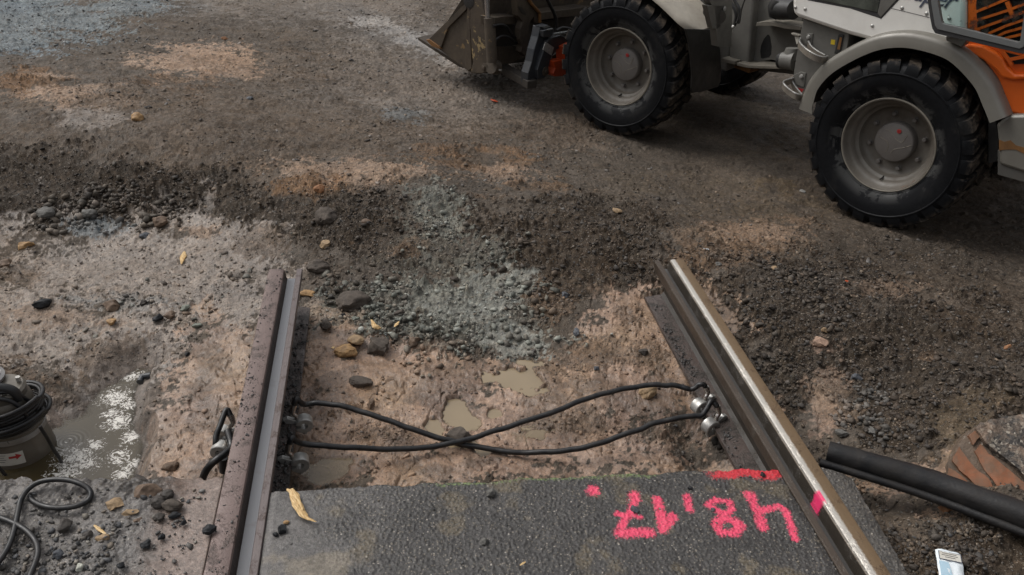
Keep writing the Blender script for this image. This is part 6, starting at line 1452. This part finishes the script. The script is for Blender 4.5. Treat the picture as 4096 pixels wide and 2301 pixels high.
# ------------------------------------------------------------------ submersible pump
def pump():
    c = W(96, 1838, -.385); o = empty('submersible_pump', c, 'grey submersible pump wound with black cable, standing in the muddy trench', 'pump')
    Zx = A([0, 0, 1.]); X = A([1., 0, 0])
    sq = lambda z: z * .84 if z < .14 else .118 + (z - .14) * .70
    def LT(pr, o_=None): return MB().lathe([(r * .81, sq(z)) for r, z in pr], c, Zx, X, 64)
    def z8(x, y, z=0, n=None): return None
    mb = LT([(.128, 0), (.131, .01), (.129, .03), (.112, .135), (.106, .15), (.106, .155), (.111, .158), (.112, .20), (.107, .206), (.098, .21), (.095, .30), (.09, .33), (.075, .35), (0, .352)]); b = mb.build('pump_body', M_['pump'], o, smooth=35)
    LT([(.109, .158), (.1135, .160), (.1135, .185), (.109, .188)]).build('body_ring', M_['pumpring'], o, smooth=40)
    # motor cap with two ribs, handle and outlet
    LT([(.075, .34), (.082, .345), (.084, .375), (.075, .385), (0, .39)]).build('motor_cap', M_['pump'], o, smooth=40)
    h0 = c + A([0.0522, 0.0174, 0.2790]); h1 = c + A([-0.0261, -0.0435, 0.2790])
    MB().tube(cat([c + A([-0.0653, -0.0391, 0.2650]), c + A([-0.0522, -0.0435, 0.3035]), c + A([0.0000, -0.0435, 0.3175]), c + A([0.0478, -0.0391, 0.3035]), c + A([0.0609, -0.0348, 0.2650])], 6), .014, 12).build('handle', M_['blackmetal'], o, smooth=50)
    oc_ = c + A([-0.0566, 0.0261, 0.2720])
    MB().lathe([(.045, 0), (.047, .004), (.047, .02), (.060, .024), (.062, .034), (.052, .038), (.046, .036), (.046, .05), (.04, .05)], oc_, Zx, X, 32).build('outlet_flange', M_['pumpring'], o, smooth=40)
    MB().tube(cat([oc_ + A([0, 0, .03]), oc_ + A([-.005, 0, .10]), oc_ + A([-.03, .005, .20]), oc_ + A([-.10, .01, .30])], 6), .038, 20).build('discharge_hose', M_['brass'], o, smooth=50)
    for a in (.4, -1.0):
        d = A([math.cos(a), math.sin(a), 0]); MB().tube([c + d * .05 + A([0, 0, sq(.39)]), c + d * .05 + A([0, 0, sq(.41)])], .007, 8).build('cap_bolt', M_['zinc'], o)
    # coil of cable wound round the motor
    r = random.Random(3); coil = []
    for k in range(8):
        R_ = .090 + .011 * math.sin(k * 1.1) + (.012 if k in (2, 4, 5) else 0); zc = sq(.20) + .0100 * k
        tx_, ty_ = r.uniform(.10, .22), r.uniform(-.10, .05)
        for i in range(30):
            a = 2 * math.pi * i / 30; coil.append(c + A([R_ * math.cos(a) + .004, R_ * math.sin(a), zc + R_ * (tx_ * math.cos(a) + ty_ * math.sin(a)) + i / 30 * .0100]))
    MB().tube(coil, .0068, 8).build('cable_coil', M_['rubbercable'], o, smooth=60)
    mb = MB()
    mb.tube(cat([c + A([-0.0783, -0.0609, 0.2300]), c + A([-0.0609, -0.0609, 0.2790]), c + A([0.0000, -0.0566, 0.3035]), c + A([0.0522, -0.0435, 0.2965]), c + A([0.0827, -0.0261, 0.2440]), c + A([0.0914, -0.0261, 0.1950])], 6), .0065, 8)
    mb.tube(cat([c + A([-0.0696, -0.0696, 0.2440]), c + A([-0.0261, -0.0740, 0.2895]), c + A([0.0348, -0.0653, 0.2895]), c + A([0.0696, -0.0609, 0.2510]), c + A([0.0783, -0.0609, 0.2160])], 6), .0065, 8)
    mb.tube(cat([W(255 * .6228, 1400 + 490 * .6228, -.16)] + [W(x * .6228, 1400 + y * .6228, z) for x, y, z in [(300, 560, -.20), (345, 640, -.26), (380, 690, -.30), (395, 725, -.34)]], 6), .0055, 8)
    mb.tube(cat([c + A([-0.0522, -0.0870, 0.1810]), c + A([-0.0305, -0.1114, 0.1250]), c + A([0.0000, -0.1235, 0.0504]), c + A([0.0261, -0.1305, -0.0168])], 6), .005, 8)
    mb.tube(cat([c + A([-0.0783, -0.0783, 0.1740]), c + A([-0.0653, -0.1044, 0.1008]), c + A([-0.0522, -0.1175, 0.0336]), c + A([-0.0348, -0.1261, -0.0168])], 6), .005, 8)
    mb.build('loose_cable', M_['rubbercable'], o, smooth=60)
    # red mark on the motor housing
    def onbody(a, z, r_=None):
        rr_ = (np.interp(z, [.025, .113, .126], [.1045, .0905, .0858])) if r_ is None else r_
        return c + A([math.cos(a) * rr_, math.sin(a) * rr_, z])
    def patch(name, a0, a1, z0, z1_, mat, ex=.0012, n=14, r_=None, parent=o, skew=0):
        vs = []
        for i in range(n):
            a = a0 + (a1 - a0) * i / (n - 1)
            for z in (z0 + skew * i / n, z1_ + skew * i / n):
                p = onbody(a, z, r_); d = A([math.cos(a), math.sin(a), 0]); vs.append(p + d * ex)
        return mk(name, vs, [[2 * i, 2 * i + 2, 2 * i + 3, 2 * i + 1] for i in range(n - 1)], M_[mat], parent)
    aw = math.radians(-84)
    lab = patch('label', aw - .62, aw + .42, .064, .106, 'white', .0015)
    patch('arrow', aw + .0, aw + .22, .088, .095, 'redlab', .0022, parent=lab)
    vs = [onbody(aw + .20, .082), onbody(aw + .37, .0925), onbody(aw + .20, .102)]; vs = [v + (v - c) * A([1, 1, 0]) / .105 * .0024 for v in vs]
    mk('arrow', vs, [[0, 1, 2]], M_['redlab'], lab)
    for k in range(4): patch('label_line', aw - .52, aw - .08 - .05 * (k % 2), .099 - k * .0075, .1005 - k * .0075, 'seam', .0021, parent=lab)
    patch('red_mark', aw + .50, aw + .85, sq(.285), sq(.31), 'redlab', .001, r_=.080)
pump()
# dark pipe end and stick in the trench bank
MB().tube([P(352, 962, -.27), P(358, 948, -.265), P(380, 945, -.262)], .012, 12).build('pipe_end', M_['coupler'], None, loc=P(365, 950, -.265), smooth=50)
tag(bpy.data.objects['pipe_end'], 'grey pipe end sticking out of the bank at the top of the trench', 'pipe')
